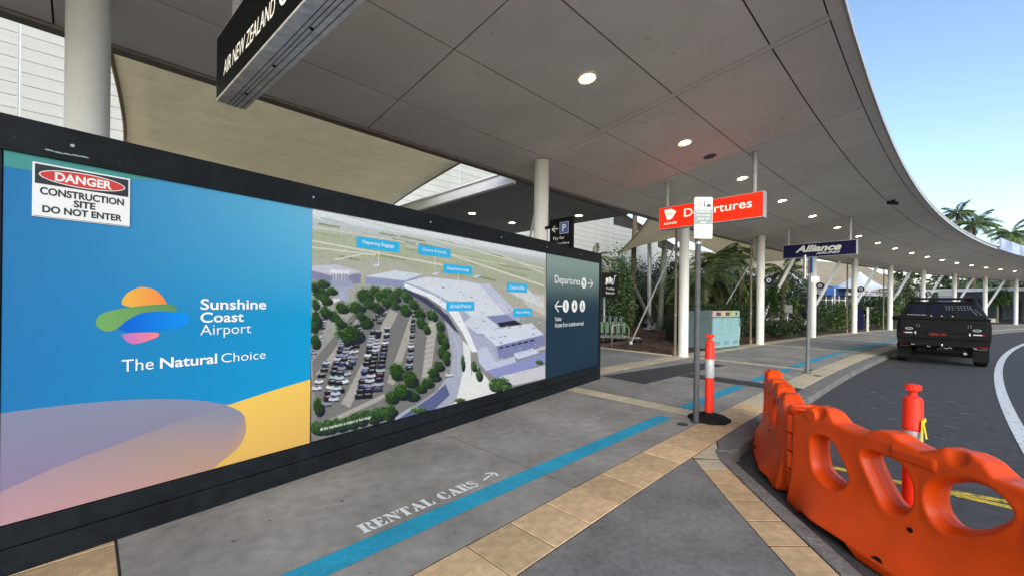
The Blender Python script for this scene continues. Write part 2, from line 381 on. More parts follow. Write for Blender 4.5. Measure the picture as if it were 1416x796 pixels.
# tile band along the near kerb, tiles 0.3 m
def lerp_line(L_, y):
    for (x0, y0), (x1, y1) in zip(L_[:-1], L_[1:]):
        if y1 <= y <= y0: return x0 + (x1 - x0) * (y - y0) / (y1 - y0)
    return L_[-1][0]
outer = [(x - .15, y) for x, y in NK]
ys = [4.06, 3.81] + [3.51 - .3 * i for i in range(20)]
for y0, y1 in zip(ys[:-1], ys[1:]):
    bb = MB(); g_ = .008
    a0, a1 = lerp_line(inner, y0) + g_, lerp_line(inner, y1) + g_; c0, c1 = lerp_line(outer, y0) - g_, lerp_line(outer, y1) - g_
    bb.hexa([(a1, y1 + g_, -.02), (c1, y1 + g_, -.02), (c0, y0 - g_, -.02), (a0, y0 - g_, -.02), (a1, y1 + g_, 0), (c1, y1 + g_, 0), (c0, y0 - g_, 0), (a0, y0 - g_, 0)])
    bb.build('paver', M['paver_pale'] if y0 > 3.9 else M['paver'], pav)
# corner fill between band end and the kerb corner
cf = [W(-1.66, SO + .008), W(-1.2, SO + .008), W(-.98, SO + .002), Vector((2.25, 4.40, 0)), Vector((2.17, 4.29, 0)), Vector((2.11, 4.075, 0)), Vector((1.86, 4.10, 0))]
bb = MB(); bb.prism([(p.x, p.y, -.02) for p in cf], (0, 0, .018)); bb.build('paver', M['paver_pale'], pav)

# kerb: stones along the arc, then along the bay
kerb = empty('kerb', 'grey concrete kerb stepping down to the road', kind='structure')
def kerb_piece(a0, a1, b0, b1):  # outer a0-a1, inner b0-b1 (2-D)
    bb = MB(); z0, z1 = -.15, .004
    bb.hexa([(a0[0], a0[1], z0), (b0[0], b0[1], z0), (b1[0], b1[1], z0), (a1[0], a1[1], z0), (a0[0], a0[1], z1 - .02), (b0[0], b0[1], z1), (b1[0], b1[1], z1), (a1[0], a1[1], z1 - .02)])
    bb.build('kerb_stone', M['kerb'], kerb, bevel=.012)
s = -.95
while s < 60:
    L = 1.2 if s < 20 else 3.0
    kerb_piece(W(s + .003, 3.78), W(s + L - .003, 3.78), W(s + .003, 3.56), W(s + L - .003, 3.56)); s += L
kc = [W(-.953, 3.56), W(-.953, 3.78), Vector((2.47, 4.36, 0)), Vector((*NK[1], 0)), Vector((NK[1][0] - .145, NK[1][1], 0)), Vector((2.26, 4.40, 0))]
bb = MB(); bb.prism([(p.x, p.y, -.15) for p in kc], (0, 0, .153)); bb.build('kerb_stone', M['kerb'], kerb, bevel=.008)
oi = [(p[0], p[1]) for p in NK]
for (a, c) in zip(NK[1:-1], NK[2:]):
    n_ = max(1, int((a[1] - c[1]) / .9))
    for i in range(n_):
        f0, f1 = i / n_, (i + 1) / n_ - .004
        p0 = (a[0] + (c[0] - a[0]) * f0, a[1] + (c[1] - a[1]) * f0); p1 = (a[0] + (c[0] - a[0]) * f1, a[1] + (c[1] - a[1]) * f1)
        kerb_piece(p0, p1, (p0[0] - .145, p0[1]), (p1[0] - .145, p1[1]))

# blue route line, in painted stretches between the tile bands
bl = []
for a, c in [(-8, -.42), (-.05 + .3, 2.78), (3.52, 6.08), (6.45, 12.2), (12.6, 18.4), (18.8, 40)]:
    n0 = 2.62 if a < 0 else 2.6
    k_ = max(2, int((c - a) / 1.)); ss = np.linspace(a, c, k_ + 1)
    bb = MB(); strip([W(s, n0) for s in ss], [W(s, n0 + .185) for s in ss], .004, bb)
    o = bb.build('blue_line', M['blue_paint'], fix=False)
    bl.append(o); o.parent = pav
# stencilled words: letters outlined on a unit grid, cut like a stencil
G = {
 'R': [[(0, 0), (.62, 0), (.62, .08), (.48, .12), (.48, .88), (.62, .92), (.62, 1), (0, 1), (0, .92), (.12, .88), (.12, .12), (0, .08)], [(.66, 1), (.86, .97), (1, .85), (1, .66), (.86, .53), (.66, .50), (.66, .58), (.70, .62), (.70, .88), (.66, .92)], [(.62, .45), (.86, .42), (.98, .2), (1.1, .12), (1.1, .04), (.98, 0), (.80, 0), (.70, .16)]],
 'E': [[(0, 0), (.5, 0), (.5, 1), (0, 1), (0, .92), (.12, .88), (.12, .12), (0, .08)], [(.55, 1), (.95, 1), (.97, .68), (.9, .68), (.8, .86), (.55, .92)], [(.55, .56), (.66, .64), (.74, .7), (.74, .32), (.66, .38), (.55, .45)], [(.55, 0), (.97, 0), (1., .34), (.92, .34), (.8, .14), (.55, .08)]],
 'N': [[(0, 1), (.40, 1), (.92, .30), (.92, 0), (.80, 0), (.18, .80), (0, .92)], [(0, 0), (.34, 0), (.34, .08), (.24, .12), (.24, .60), (.13, .72), (.13, .12), (0, .08)], [(.70, 1), (1.05, 1), (1.05, .92), (.95, .88), (.95, .42), (.84, .56), (.84, .88), (.70, .92)]],
 'T': [[(.26, 0), (.78, 0), (.78, .08), (.70, .12), (.70, 1), (.34, 1), (.34, .12), (.26, .08)], [(.0, 1), (.30, 1), (.30, .92), (.18, .86), (.08, .64), (0, .64)], [(.74, 1), (1.04, 1), (1.04, .64), (.96, .64), (.86, .86), (.74, .92)]],
 'A': [[(.42, 1), (.60, 1), (1.05, .10), (1.05, 0), (.52, 0), (.52, .08), (.62, .12), (.36, .78)], [(0, 0), (.34, 0), (.34, .08), (.25, .12), (.33, .32), (.50, .32), (.47, .40), (.36, .42), (.32, .66), (.10, .14), (0, .08)]],
 'L': [[(0, 0), (.56, 0), (.56, .12), (.50, .14), (.50, .88), (.62, .92), (.62, 1), (0, 1), (0, .92), (.12, .88), (.12, .12), (0, .08)], [(.61, 0), (.98, 0), (1., .42), (.92, .42), (.84, .2), (.61, .1)]],
 'C': [[(.46, 0), (.46, .08), (.40, .2), (.40, .8), (.46, .92), (.46, 1), (.26, .95), (.08, .78), (0, .5), (.08, .22), (.26, .05)], [(.52, 1), (.52, .92), (.72, .86), (.84, .62), (.94, .62), (.94, 1), (.86, .94), (.70, 1)], [(.52, 0), (.52, .08), (.76, .14), (.88, .34), (.98, .30), (.88, .1), (.72, 0)]],
 'S': [[(.06, .74), (.14, .92), (.36, 1), (.50, 1), (.50, .92), (.36, .82), (.44, .70), (.80, .54), (.94, .34), (.92, .2), (.72, .34), (.50, .44), (.22, .52)], [(.56, 1), (.70, .96), (.80, 1), (.86, 1), (.86, .66), (.78, .66), (.70, .84), (.56, .92)], [(.04, 0), (.12, 0), (.22, .06), (.42, 0), (.56, 0), (.84, .10), (.86, .16), (.62, .26), (.52, .1), (.34, .1), (.18, .2), (.12, .36), (.04, .36)]]}
p0, p1 = W(-4.72, 2.56), W(-3.72, 2.56)
fr = frame((p0.x, p0.y, .0), p1 - p0, (p1 - p0).cross(Vector((0, 0, -1))))
x = 0; sh = []
for ch in 'RENTAL CARS':
    if ch == ' ': x += .05; continue
    wl = {'L': .088, 'E': .088, 'S': .082}.get(ch, .098)
    for poly in G[ch]: sh.append([(x + px * wl * .92, py * .125) for px, py in poly])
    x += wl + .004
flat(sh, fr, M['stencil_paint'], pav, 'stencilled_letters', off=.005)
p0, p1 = W(-3.60, 2.53), W(-3.35, 2.53); fr = frame(p0, p1 - p0, (p1 - p0).cross(Vector((0, 0, -1))))
flat([bar(0, .02, .10, .05, .022), bar(.115, .054, .155, .066, .022), bar(.10, .115, .175, .068, .022), bar(.15, .0, .178, .062, .022)], fr, M['stencil_paint'], pav, 'stencilled_arrow', off=.005)
# steel drain grates
gr = MB()
g0 = [W(1.55, .40), W(1.47, 1.40), W(4.75, 1.45), W(5.15, .78)]
bb = MB(); bb.prism([(p.x, p.y, .001) for p in g0], (0, 0, .005)); bb.build('tread_mat', M['grate'], pav)
for i in range(5):
    sector(2.86, 3.40, 1.46 + i * .42, 1.46 + (i + 1) * .42 - .012, .001, .006).build('drain_cover', M['grate'], pav)
sector(4.8, 5.35, 1.0, 1.5, .001, .0058).build('drain_cover', M['grate'], pav)
for s_, n_ in ((-.60, 3.02), (5.4, 3.4)):
    bb = MB(); p = W(s_, n_); bb.lathe([(.07, 0), (.07, .006), (.06, .008)], (p.x, p.y, 0), 16); bb.build('valve_cover', M['grate'], pav)

# road markings
ss = np.linspace(-4, 40, 60)
o = strip([W(s, 5.98) for s in ss], [W(s, 6.12) for s in ss], -.130).build('lane_line', M['white_paint'], fix=False)
tag(o, 'white painted lane line curving along the right of the road', kind='structure')
for pts, lab in (([(3.05, 4.55), (3.36, 4.22), (4.25, 3.40), (5.4, 2.5)], None), ([(3.6, 3.95), (4.3, 3.52), (5.4, 3.25)], None)):
    a_ = []; c_ = []
    for i, p in enumerate(pts):
        d = Vector(pts[min(i + 1, len(pts) - 1)]) - Vector(pts[max(i - 1, 0)]); d.normalize(); q = Vector((-d.y, d.x)) * .045
        a_.append((p[0] - q.x, p[1] - q.y)); c_.append((p[0] + q.x, p[1] + q.y))
    o = strip(a_, c_, -.130 if pts[0][0] < 3.2 else -.127).build('hatch_line', M['yellow_paint'], fix=False)
    tag(o, 'worn yellow hatching line painted on the road behind the orange barrier', kind='structure')

# mulch bed and kerb edging
sm = np.arange(5.99, 62.1, 3.1)
bb = MB(); strip([W(s, -16) for s in sm], [W(s, -.27) for s in sm], -.0005, bb)
tag(bb.build('garden_bed', M['mulch'], fix=False), 'brown mulched garden bed behind the white columns', kind='structure')
bb = MB()
for i in range(5200):
    s_ = random.uniform(6.1, 16); n_ = -.35 - 6 * random.random() ** 1.3; p = W(s_, n_, random.uniform(0., .03)); m_ = Matrix.Rotation(random.uniform(0, 6.3), 3, 'Z') @ Matrix.Rotation(random.uniform(-.5, .5), 3, 'X')
    l_, w_ = random.uniform(.02, .055), random.uniform(.008, .02); bb.poly([p + m_ @ Vector(q) for q in ((-l_, -w_, 0), (l_, -w_, 0), (l_, w_, .004), (-l_, w_, .004))])
tag(bb.build('wood_chips', M['chip'], fix=False), 'loose brown wood chips covering the garden bed', kind='stuff')
bb = MB(); bb.hexa([W(5.92, -3.6, -.02), W(5.92, -.25, -.02), W(6.02, -.25, -.02), W(6.02, -3.6, -.02), W(5.92, -3.6, .03), W(5.92, -.25, .03), W(6.02, -.25, .03), W(6.02, -3.6, .03)])
bb.build('edging_strip', M['paver_pale'], pav)
bb = MB(); bb.beam(W(6.1, -2.9, .05), W(8.6, -3.3, .05), .12, .12)
tag(bb.build('timber_edging', M['bark'], smooth=False), 'dark timber edging lying in the mulch beside the trolleys', 'edging')

# ================================================================== TERMINAL BEHIND
TB = Vector((.54 - 10 * math.cos(R(46)), 7.8 + 10 * math.sin(R(46)), 0)); TD = Vector((math.sin(R(46)), math.cos(R(46)), 0)); TN = Vector((math.cos(R(46)), -math.sin(R(46)), 0))
def TP(t, z, o=0.): return TB + TD * t + TN * o + Vector((0, 0, z))
term = empty('terminal_building', 'tall terminal wall clad in pale horizontal boards behind the canopy', 'building')
bb = MB(); bb.prism([TP(-34, -.1, -.05), TP(31.5, -.1, -.05), TP(31.5, 5.9, -.05), TP(18.4, 8.1, -.05), TP(-34, 8.1 + .9, -.05)], -TN * 6)
bb.build('wall', M['joint'], term)
joints = [-33.6, -27.1, -20.6, -14.1, -7.6, -1.1, 5.4, 11.9, 18.4, 24.9, 31.4]
bm_ = MB(); bm_.hexa([(-3.235, 0, 0), (3.235, 0, 0), (3.235, -.05, 0), (-3.235, -.05, 0), (-3.235, -.02, .288), (3.235, -.02, .288), (3.235, -.05, .288), (-3.235, -.05, .288)])
bme = bm_.mesh('wall_board'); bme.materials.append(M['board'])
for j in range(2, len(joints) - 1):
    for r_ in range(9, 30):
        z = r_ * .3 + .01; zt = 9.0 if joints[j] < -3 else (8.1 if joints[j] < 18 else 7.0 if joints[j] < 24 else 6.0)
        if z + .28 > zt: continue
        c_ = TP((joints[j] + joints[j + 1]) / 2, z); share('wall_board', bme, term, c_, math.pi / 2 - R(46))
    bb = MB(); bb.box(TP(joints[j], 5, .012), (.09, .05, 8.), rot=math.pi / 2 - R(46)); bb.build('cover_strip', M['white_trim'], term)
bb = MB()
for j in range(2, len(joints) - 1):
    for r_ in range(0, 9):
        bb.box(TP((joints[j] + joints[j + 1]) / 2, r_ * .3 + .15, -.02), (6.47, .05, .288), rot=math.pi / 2 - R(46))
o = bb.build('lower_cladding', M['board'], term)
for a, z, c, z2 in ((-34, 9.05, 5.4, 8.2), (5.4, 8.2, 18.4, 8.15), (18.4, 8.15, 31.5, 6.0)):
    bb = MB(); bb.beam(TP(a, z - .04, 0), TP(c, z2 - .04, 0), .2, .12); bb.build('parapet_cap', M['white_trim'], term)

# far wing with glazing, tan ribbed roof, blue sign
def wing_pt(s, n, z): return W(s, n, z)
wing = empty('terminal_wing', 'low terminal wing with glazed shopfront and ribbed tan roof behind the garden', 'building')
sw = np.arange(17, 66.1, 3.5)
for a, c in zip(sw[:-1], sw[1:]):
    bb = MB(); bb.hexa([wing_pt(a, -12.6, 0), wing_pt(c, -12.6, 0), wing_pt(c, -12.7, 0), wing_pt(a, -12.7, 0), wing_pt(a, -12.6, 2.7), wing_pt(c, -12.6, 2.7), wing_pt(c, -12.7, 2.7), wing_pt(a, -12.7, 2.7)])
    o = bb.build('window', M['glass'], wing)
    bb = MB()
    for f in (0, .33, .66):
        q = a + (c - a) * f; bb.beam(wing_pt(q, -12.53, 0), wing_pt(q, -12.53, 2.7), .1, .12, up=Vector((0, 1, 0)))
    bb.beam(wing_pt(a, -12.53, 2.2), wing_pt(c, -12.53, 2.2), .06, .07); bb.beam(wing_pt(a, -12.53, .1), wing_pt(c, -12.53, .1), .06, .2)
    bb.build('window_frame', M['white_steel'], wing)
    bb = MB(); bb.beam(wing_pt(a, -12.2, 3.05), wing_pt(c, -12.2, 3.05), .25, .5); bb.build('fascia', M['silver'], wing)
    ro = MB(); ro.hexa([wing_pt(a, -11.9, 3.32), wing_pt(c, -11.9, 3.32), wing_pt(c, -19, 7.6), wing_pt(a, -19, 7.6), wing_pt(a, -11.9, 3.4), wing_pt(c, -11.9, 3.4), wing_pt(c, -19, 7.68), wing_pt(a, -19, 7.68)])
    ro.build('roof', M['tan_roof'], wing)
    rb = MB()
    for f in np.linspace(.0, .9, 8):
        q = a + (c - a) * f; rb.beam(wing_pt(q, -11.9, 3.43), wing_pt(q, -19, 7.71), .06, .06)
    rb.build('roof_rib', M['tan_roof'], wing)
bb = MB(); bb.hexa([wing_pt(17, -13.5, -.05), wing_pt(66, -13.5, -.05), wing_pt(66, -19, -.05), wing_pt(17, -19, -.05), wing_pt(17, -13.5, 3.0), wing_pt(66, -13.5, 3.0), wing_pt(66, -19, 6.8), wing_pt(17, -19, 6.8)])
bb = MB(); sector(17, 66, -19, -15, -.05, 3.1, bb, steps=10); bb.build('wall', M['interior'], wing)
# white awnings on posts in front of the wing
for i, (s_, n_, z_, w_) in enumerate([(27, -8.5, 3.9, 7.), (36, -8.5, 3.7, 6.), (46, -7.5, 3.5, 6.5)]):
    a = empty('fabric_awning', ['white peaked awning nearest behind the leaning struts', 'white peaked awning in the middle of the row behind the struts', 'white peaked awning farthest along, near the round tree'][i], 'awning', 'white peaked awnings in the garden')
    bb = MB(); pk = W(s_, n_, z_ + 1.5); c4 = [W(s_ - w_ / 2, n_ + 2.2, z_ - .6), W(s_ + w_ / 2, n_ + 2.2, z_ - .6), W(s_ + w_ / 2, n_ - 2.2, z_ - .6), W(s_ - w_ / 2, n_ - 2.2, z_ - .6)]
    N_ = 8
    for k in range(4):
        A_, B_ = c4[k], c4[(k + 1) % 4]
        for q in range(N_):
            for r_ in range(N_):
                def pt(u, v):
                    e = A_.lerp(B_, u) + Vector((0, 0, .35 * math.sin(math.pi * u) * 1)); p = e.lerp(pk, v); p.z -= .55 * math.sin(math.pi * v) * .7; return p
                bb.poly([pt(q / N_, r_ / N_), pt((q + 1) / N_, r_ / N_), pt((q + 1) / N_, (r_ + 1) / N_), pt(q / N_, (r_ + 1) / N_)])
    bb.build('canvas', M['awning'], a, smooth=True)
    for p in c4:
        bb = MB(); bb.tube([(p.x, p.y, 0), tuple(p)], .05, 8); bb.build('post', M['white_steel'], a)
# blue shop sign
bb = MB(); bb.beam(W(41, -8, 3.0), W(44.5, -8, 3.0), .1, .9)
o = bb.build('shop_sign', M['ink_blue']); tag(o, 'plain blue shop fascia board seen between the far columns', 'sign')

# shade sails
def sail(name, label, corners, sag, mat=M['sail'], sub=14, group='tan shade sails', pinch=.10):
    root = empty(name, label, 'shade sail', group)
    A_, B_, C_, D_ = [Vector(c) for c in corners]; me = MB(); g = []
    cen = (A_ + B_ + C_ + D_) / 4
    for i in range(sub + 1):
        row = []
        for j in range(sub + 1):
            u, v = i / sub, j / sub
            p = A_.lerp(B_, u).lerp(D_.lerp(C_, u), v)
            pin = math.sin(math.pi * u) * (abs(2 * v - 1) ** 2) + math.sin(math.pi * v) * (abs(2 * u - 1) ** 2)
            p = p.lerp(cen, pinch * pin); p.z -= sag * math.sin(math.pi * u) * math.sin(math.pi * v); row.append(p)
        g.append(row)
    for i in range(sub):
        for j in range(sub): me.poly([g[i][j], g[i + 1][j], g[i + 1][j + 1], g[i][j + 1]])
    m = me.mesh('fabric'); m.materials.append(mat)
    bm = bmesh.new(); bm.from_mesh(m); bmesh.ops.remove_doubles(bm, verts=bm.verts, dist=.0001)
    r_ = bmesh.ops.solidify(bm, geom=bm.faces[:], thickness=.012); bmesh.ops.recalc_face_normals(bm, faces=bm.faces); bm.to_mesh(m); bm.free()
    link('fabric', m, root, True)
    ed = [[g[i][0] for i in range(sub + 1)], [g[sub][j] for j in range(sub + 1)], [g[i][sub] for i in range(sub + 1)], [g[0][j] for j in range(sub + 1)]]
    for e in ed:
        bb = MB(); bb.tube(e, .028, 8); bb.build('hem_cable', M['sail_hem'] if mat is M['sail'] else M['white_trim'], root, True)
    return root
sail('shade_sail', 'large tan shade sail stretched behind the canopy above the hoarding',
     [W(-5.91, -1.1, 4.42), W(-.95, -1.1, 4.34), W(1.40, -9.6, 4.95), W(-5.44, -9.6, 5.1)], .02, pinch=.03)
sail('shade_sail', 'grey tan shade sail with a pointed corner beside the lichen covered trunks',
     [(4.95, 19.2, 3.85), (5.15, 14.6, 5.0), W(12.2, -1.6, 4.6), W(17, -8, 5.4)], .15)
sail('shade_sail', 'tan shade sail spread above the palms behind the blue airline sign',
     [W(14., -1.6, 4.6), W(24, -1.6, 4.35), W(28, -8, 4.6), W(17.5, -8.4, 6.6)], .15)
for i, (p, z) in enumerate([((4.95, 19.2), 3.85), (W(17, -8), 5.4), (W(28, -8), 4.6)]):
    bb = MB(); bb.tube([(p[0], p[1], 0), (p[0], p[1], z + .1)], .07, 10)
    tag(bb.build('sail_post', M['white_steel'], smooth='auto'), ['white sail post under the pointed corner of the grey tan sail', 'white sail post deep in the garden behind the palm', 'white sail post behind the leaning struts'][i], 'post')
# mast, prop and stay rods in the mulch bed
mast = empty('sail_mast', 'galvanised mast on a bolted foot plate between the lichen covered trunks', 'mast')
bb = MB(); bb.tube([(7.7, 22.6, .1), (7.58, 22.6, 7.5)], .115, 14); bb.build('pole', M['galv'], mast, 'auto')
bb = MB(); bb.lathe([(.32, 0), (.32, .06), (.14, .1), (.14, .22)], (7.7, 22.6, .12), 16); bb.build('foot_plate', M['galv'], mast)
bb = MB(); bb.tube([(7.95, 22.8, .35), (4.75, 18.0, 3.6)], .09, 12); bb.lathe([(.25, -.2), (.2, .2)], (8., 22.9, .25), 12)
tag(bb.build('raking_prop', M['galv'], smooth='auto'), 'galvanised raking prop leaning down to the foot of the mast', 'strut')

# ================================================================== CANOPY
can = empty('forecourt_canopy', 'long curved canopy with a panelled soffit sweeping over the kerb', 'canopy')
NB, NF = -.92, 4.53
def zs(n): return 4.15 + (n - NB) * .1285
rows = [-.80, .13, 1.36, 2.59, 3.82, 4.40]
def cpt(s, n, dz=0.): return W(s, n, zs(n) + dz)
def cslab(s0, s1, n0, n1, d0, d1, b, st=1):
    for k in range(st):
        a = s0 + (s1 - s0) * k / st; c = s0 + (s1 - s0) * (k + 1) / st
        b.hexa([cpt(a, n0, d0), cpt(a, n1, d0), cpt(c, n1, d0), cpt(c, n0, d0), cpt(a, n0, d1), cpt(a, n1, d1), cpt(c, n1, d1), cpt(c, n0, d1)])
    return b
bays = [-18.6 + 3.1 * i for i in range(28)]
for i, s0 in enumerate(bays):
    s1 = s0 + 3.1
    m0 = .07 if round(s0 / 3.1) % 2 == 0 else .010; m1 = .07 if round(s1 / 3.1) % 2 == 0 else .010
    for n0, n1 in zip(rows[:-1], rows[1:]):
        cslab(s0 + m0, s1 - m1, n0 + .010, n1 - .010, 0, .02, MB(), 2).build('soffit_panel', M['soffit'], can)
    if m0 > .05: cslab(s0 - .055, s0 + .055, -.8, 4.40, .002, .02, MB()).build('cover_plate', M['soffit'], can)
    cslab(s0, s1, 4.406, 4.53, -.004, .03, MB(), 2).build('edge_trim', M['soffit'], can)
    cslab(s0, s1, NB, -.806, -.03, .05, MB(), 2).build('edge_trim', M['edge_brown'], can)
sA, sB = bays[0], bays[-1] + 3.1
cslab(sA, sB, -.85, 4.45, .024, .06, MB(), 50).build('backing', M['joint'], can)
cslab(sA, sB, -.92, 4.40, .07, .30, MB(), 50).build('roof_deck', M['white_trim'], can)
bb = MB(); cslab(sA, sB, 4.534, 4.56, -.02, .07, bb, 50); bb.build('fascia', M['silver'], can)
bb = MB()
ss = np.linspace(sA, sB, 60); bb.tube([cpt(s, 4.47, .19) for s in ss], .055, 10); bb.build('gutter', M['silver'], can, True)
# access hatches
for s_, n_ in ((2.45, 3.0), (-8, 1.), (12.2, 2.9), (18, 2.)):
    a_ = MB()
    for (q0, q1, w0, w1) in ((-.3, .3, -.2, -.19), (-.3, .3, .19, .2), (-.3, -.29, -.19, .19), (.29, .3, -.19, .19)):
        cslab(s_ + q0, s_ + q1, n_ + w0, n_ + w1, -.008, .0, a_)
    a_.build('access_hatch', M['soffit'], can)
# entrance canopy joining the terminal
ent = empty('entrance_canopy', 'flat roofed entrance cover with white edge beam running back to the terminal', 'canopy')
def ebox(s0, s1, n0, n1, z0, z1): return sector(s0, s1, n0, n1, z0, z1)
S1 = 4.95
e0 = W(.12, -.95); E_T = T(0); E_N = -N(0)
def EP(a, c, z): p = W(.12, -.95) + T(0) * a + (-N(0)) * c; return Vector((p.x, p.y, z))
for i in range(3):
    for j in range(2):
        c0, c1 = .02 + i * 3.0, 3.0 * (i + 1) - .0; a0, a1 = .14 + j * 2.3, .14 + (j + 1) * 2.3 - .01
        bb = MB(); bb.hexa([EP(a0, c0, 4.12), EP(a1, c0, 4.12), EP(a1, c1, 4.12), EP(a0, c1, 4.12), EP(a0, c0, 4.15), EP(a1, c0, 4.15), EP(a1, c1, 4.15), EP(a0, c1, 4.15)]); bb.build('soffit_panel', M['dark_soffit'], ent)
bb = MB(); bb.hexa([EP(.1, 0, 4.16), EP(4.8, 0, 4.16), EP(4.8, 9., 4.16), EP(.1, 9., 4.16), EP(.1, 0, 4.3), EP(4.8, 0, 4.3), EP(4.8, 9., 4.3), EP(.1, 9., 4.3)]); bb.build('roof_deck', M['white_trim'], ent)
bb = MB(); bb.hexa([EP(0, -.0, 4.06), EP(.12, -.0, 4.06), EP(.12, 9., 4.06), EP(0, 9., 4.06), EP(0, -.0, 4.30), EP(.12, -.0, 4.30), EP(.12, 9., 4.30), EP(0, 9., 4.30)]); bb.hexa([EP(-.05, 0, 4.30), EP(.12, 0, 4.30), EP(.12, 9., 4.30), EP(-.05, 9., 4.30), EP(-.05, 0, 4.33), EP(.12, 0, 4.33), EP(.12, 9, 4.33), EP(-.05, 9, 4.33)]); bb.build('edge_beam', M['white_steel'], ent)

# downlights
lamp_labels = ['first downlight over the kerb, largest and nearest the camera', 'second downlight, above the red departures sign', 'third downlight, above the right end of the red sign', 'fourth downlight, just beyond the red sign']
def downlight(p, label, group, tilt):
    o = empty('ceiling_light', label, 'downlight', group, loc=p)
    o.rotation_euler = tilt
    bb = MB(); bb.lathe([(.115, -.004), (.115, -.014), (.135, -.012), (.137, -.001)], seg=28, cap=False); bb.build('trim_ring', M['white_steel'], o, 'auto')
    bb = MB(); bb.lathe([(.114, -.006), (.114, -.002)], seg=28); bb.build('reflector', M['lamp_rim'], o)  # reflector ring given its own glow for the warm halo round the lamp
    bb = MB(); bb.lathe([(.088, -.011), (.088, -.0065)], seg=28); bb.build('diffuser', M['lamp'], o)
    return o
for i in range(20):
    s_ = -4.5 + 3.1 * i; tl = Matrix((T(s_), -N(s_), Vector((0, 0, 1)))).transposed(); 
    e = (Matrix.Rotation(math.atan(.1285), 3, -T(s_)) ).to_euler()
    if i < 1: lab = 'downlight in the soffit near the black airline sign'
    elif i - 1 < 4: lab = lamp_labels[i - 1]
    else: lab = ['downlight number %s counted from the camera, row receding under the canopy' % w_ for w_ in ('five', 'six', 'seven', 'eight', 'nine', 'ten', 'eleven', 'twelve', 'thirteen', 'fourteen', 'fifteen', 'sixteen', 'seventeen', 'eighteen', 'nineteen')][i - 5]
    downlight(cpt(s_, 2.03, 0), lab, 'downlights along the canopy soffit', e)
for (x_, y_), lab in (((-1.2, 11.87), 'downlight under the entrance cover, left of two above the aerial picture'), ((-.03, 13.22), 'downlight under the entrance cover, right of two above the aerial picture'), ((1.95, 12.), 'downlight under the entrance cover beside the parking sign')):
    downlight(Vector((x_, y_, 4.12)), lab, 'downlights under the entrance cover', (0, 0, 0))
# speaker and camera
sp = empty('ceiling_speaker', 'small grey round speaker set in the canopy soffit', 'speaker', loc=cpt(2.78, 2.07, -.001))
sp.rotation_euler = Matrix.Rotation(math.atan(.1285), 3, -T(2.78)).to_euler()
bb = MB(); bb.lathe([(.10, -.012), (.115, -.010), (.115, 0)], seg=20); bb.build('grille', M['dark_post'], sp)
bb = MB(); bb.lathe([(.115, -.004), (.13, -.004), (.13, 0)], seg=20); bb.build('rim', M['silver'], sp)
sc = empty('security_camera', 'black security camera hanging from the canopy soffit above the pickup', 'camera', loc=cpt(11.4, 3.97, 0))
bb = MB(); bb.lathe([(.04, -.06), (.04, 0)], seg=10); bb.build('mount', M['black'], sc)
bb = MB(); bb.tube([(-.16, 0, -.09), (.16, .06, -.09)], .05, 12); bb.build('housing', M['black'], sc)

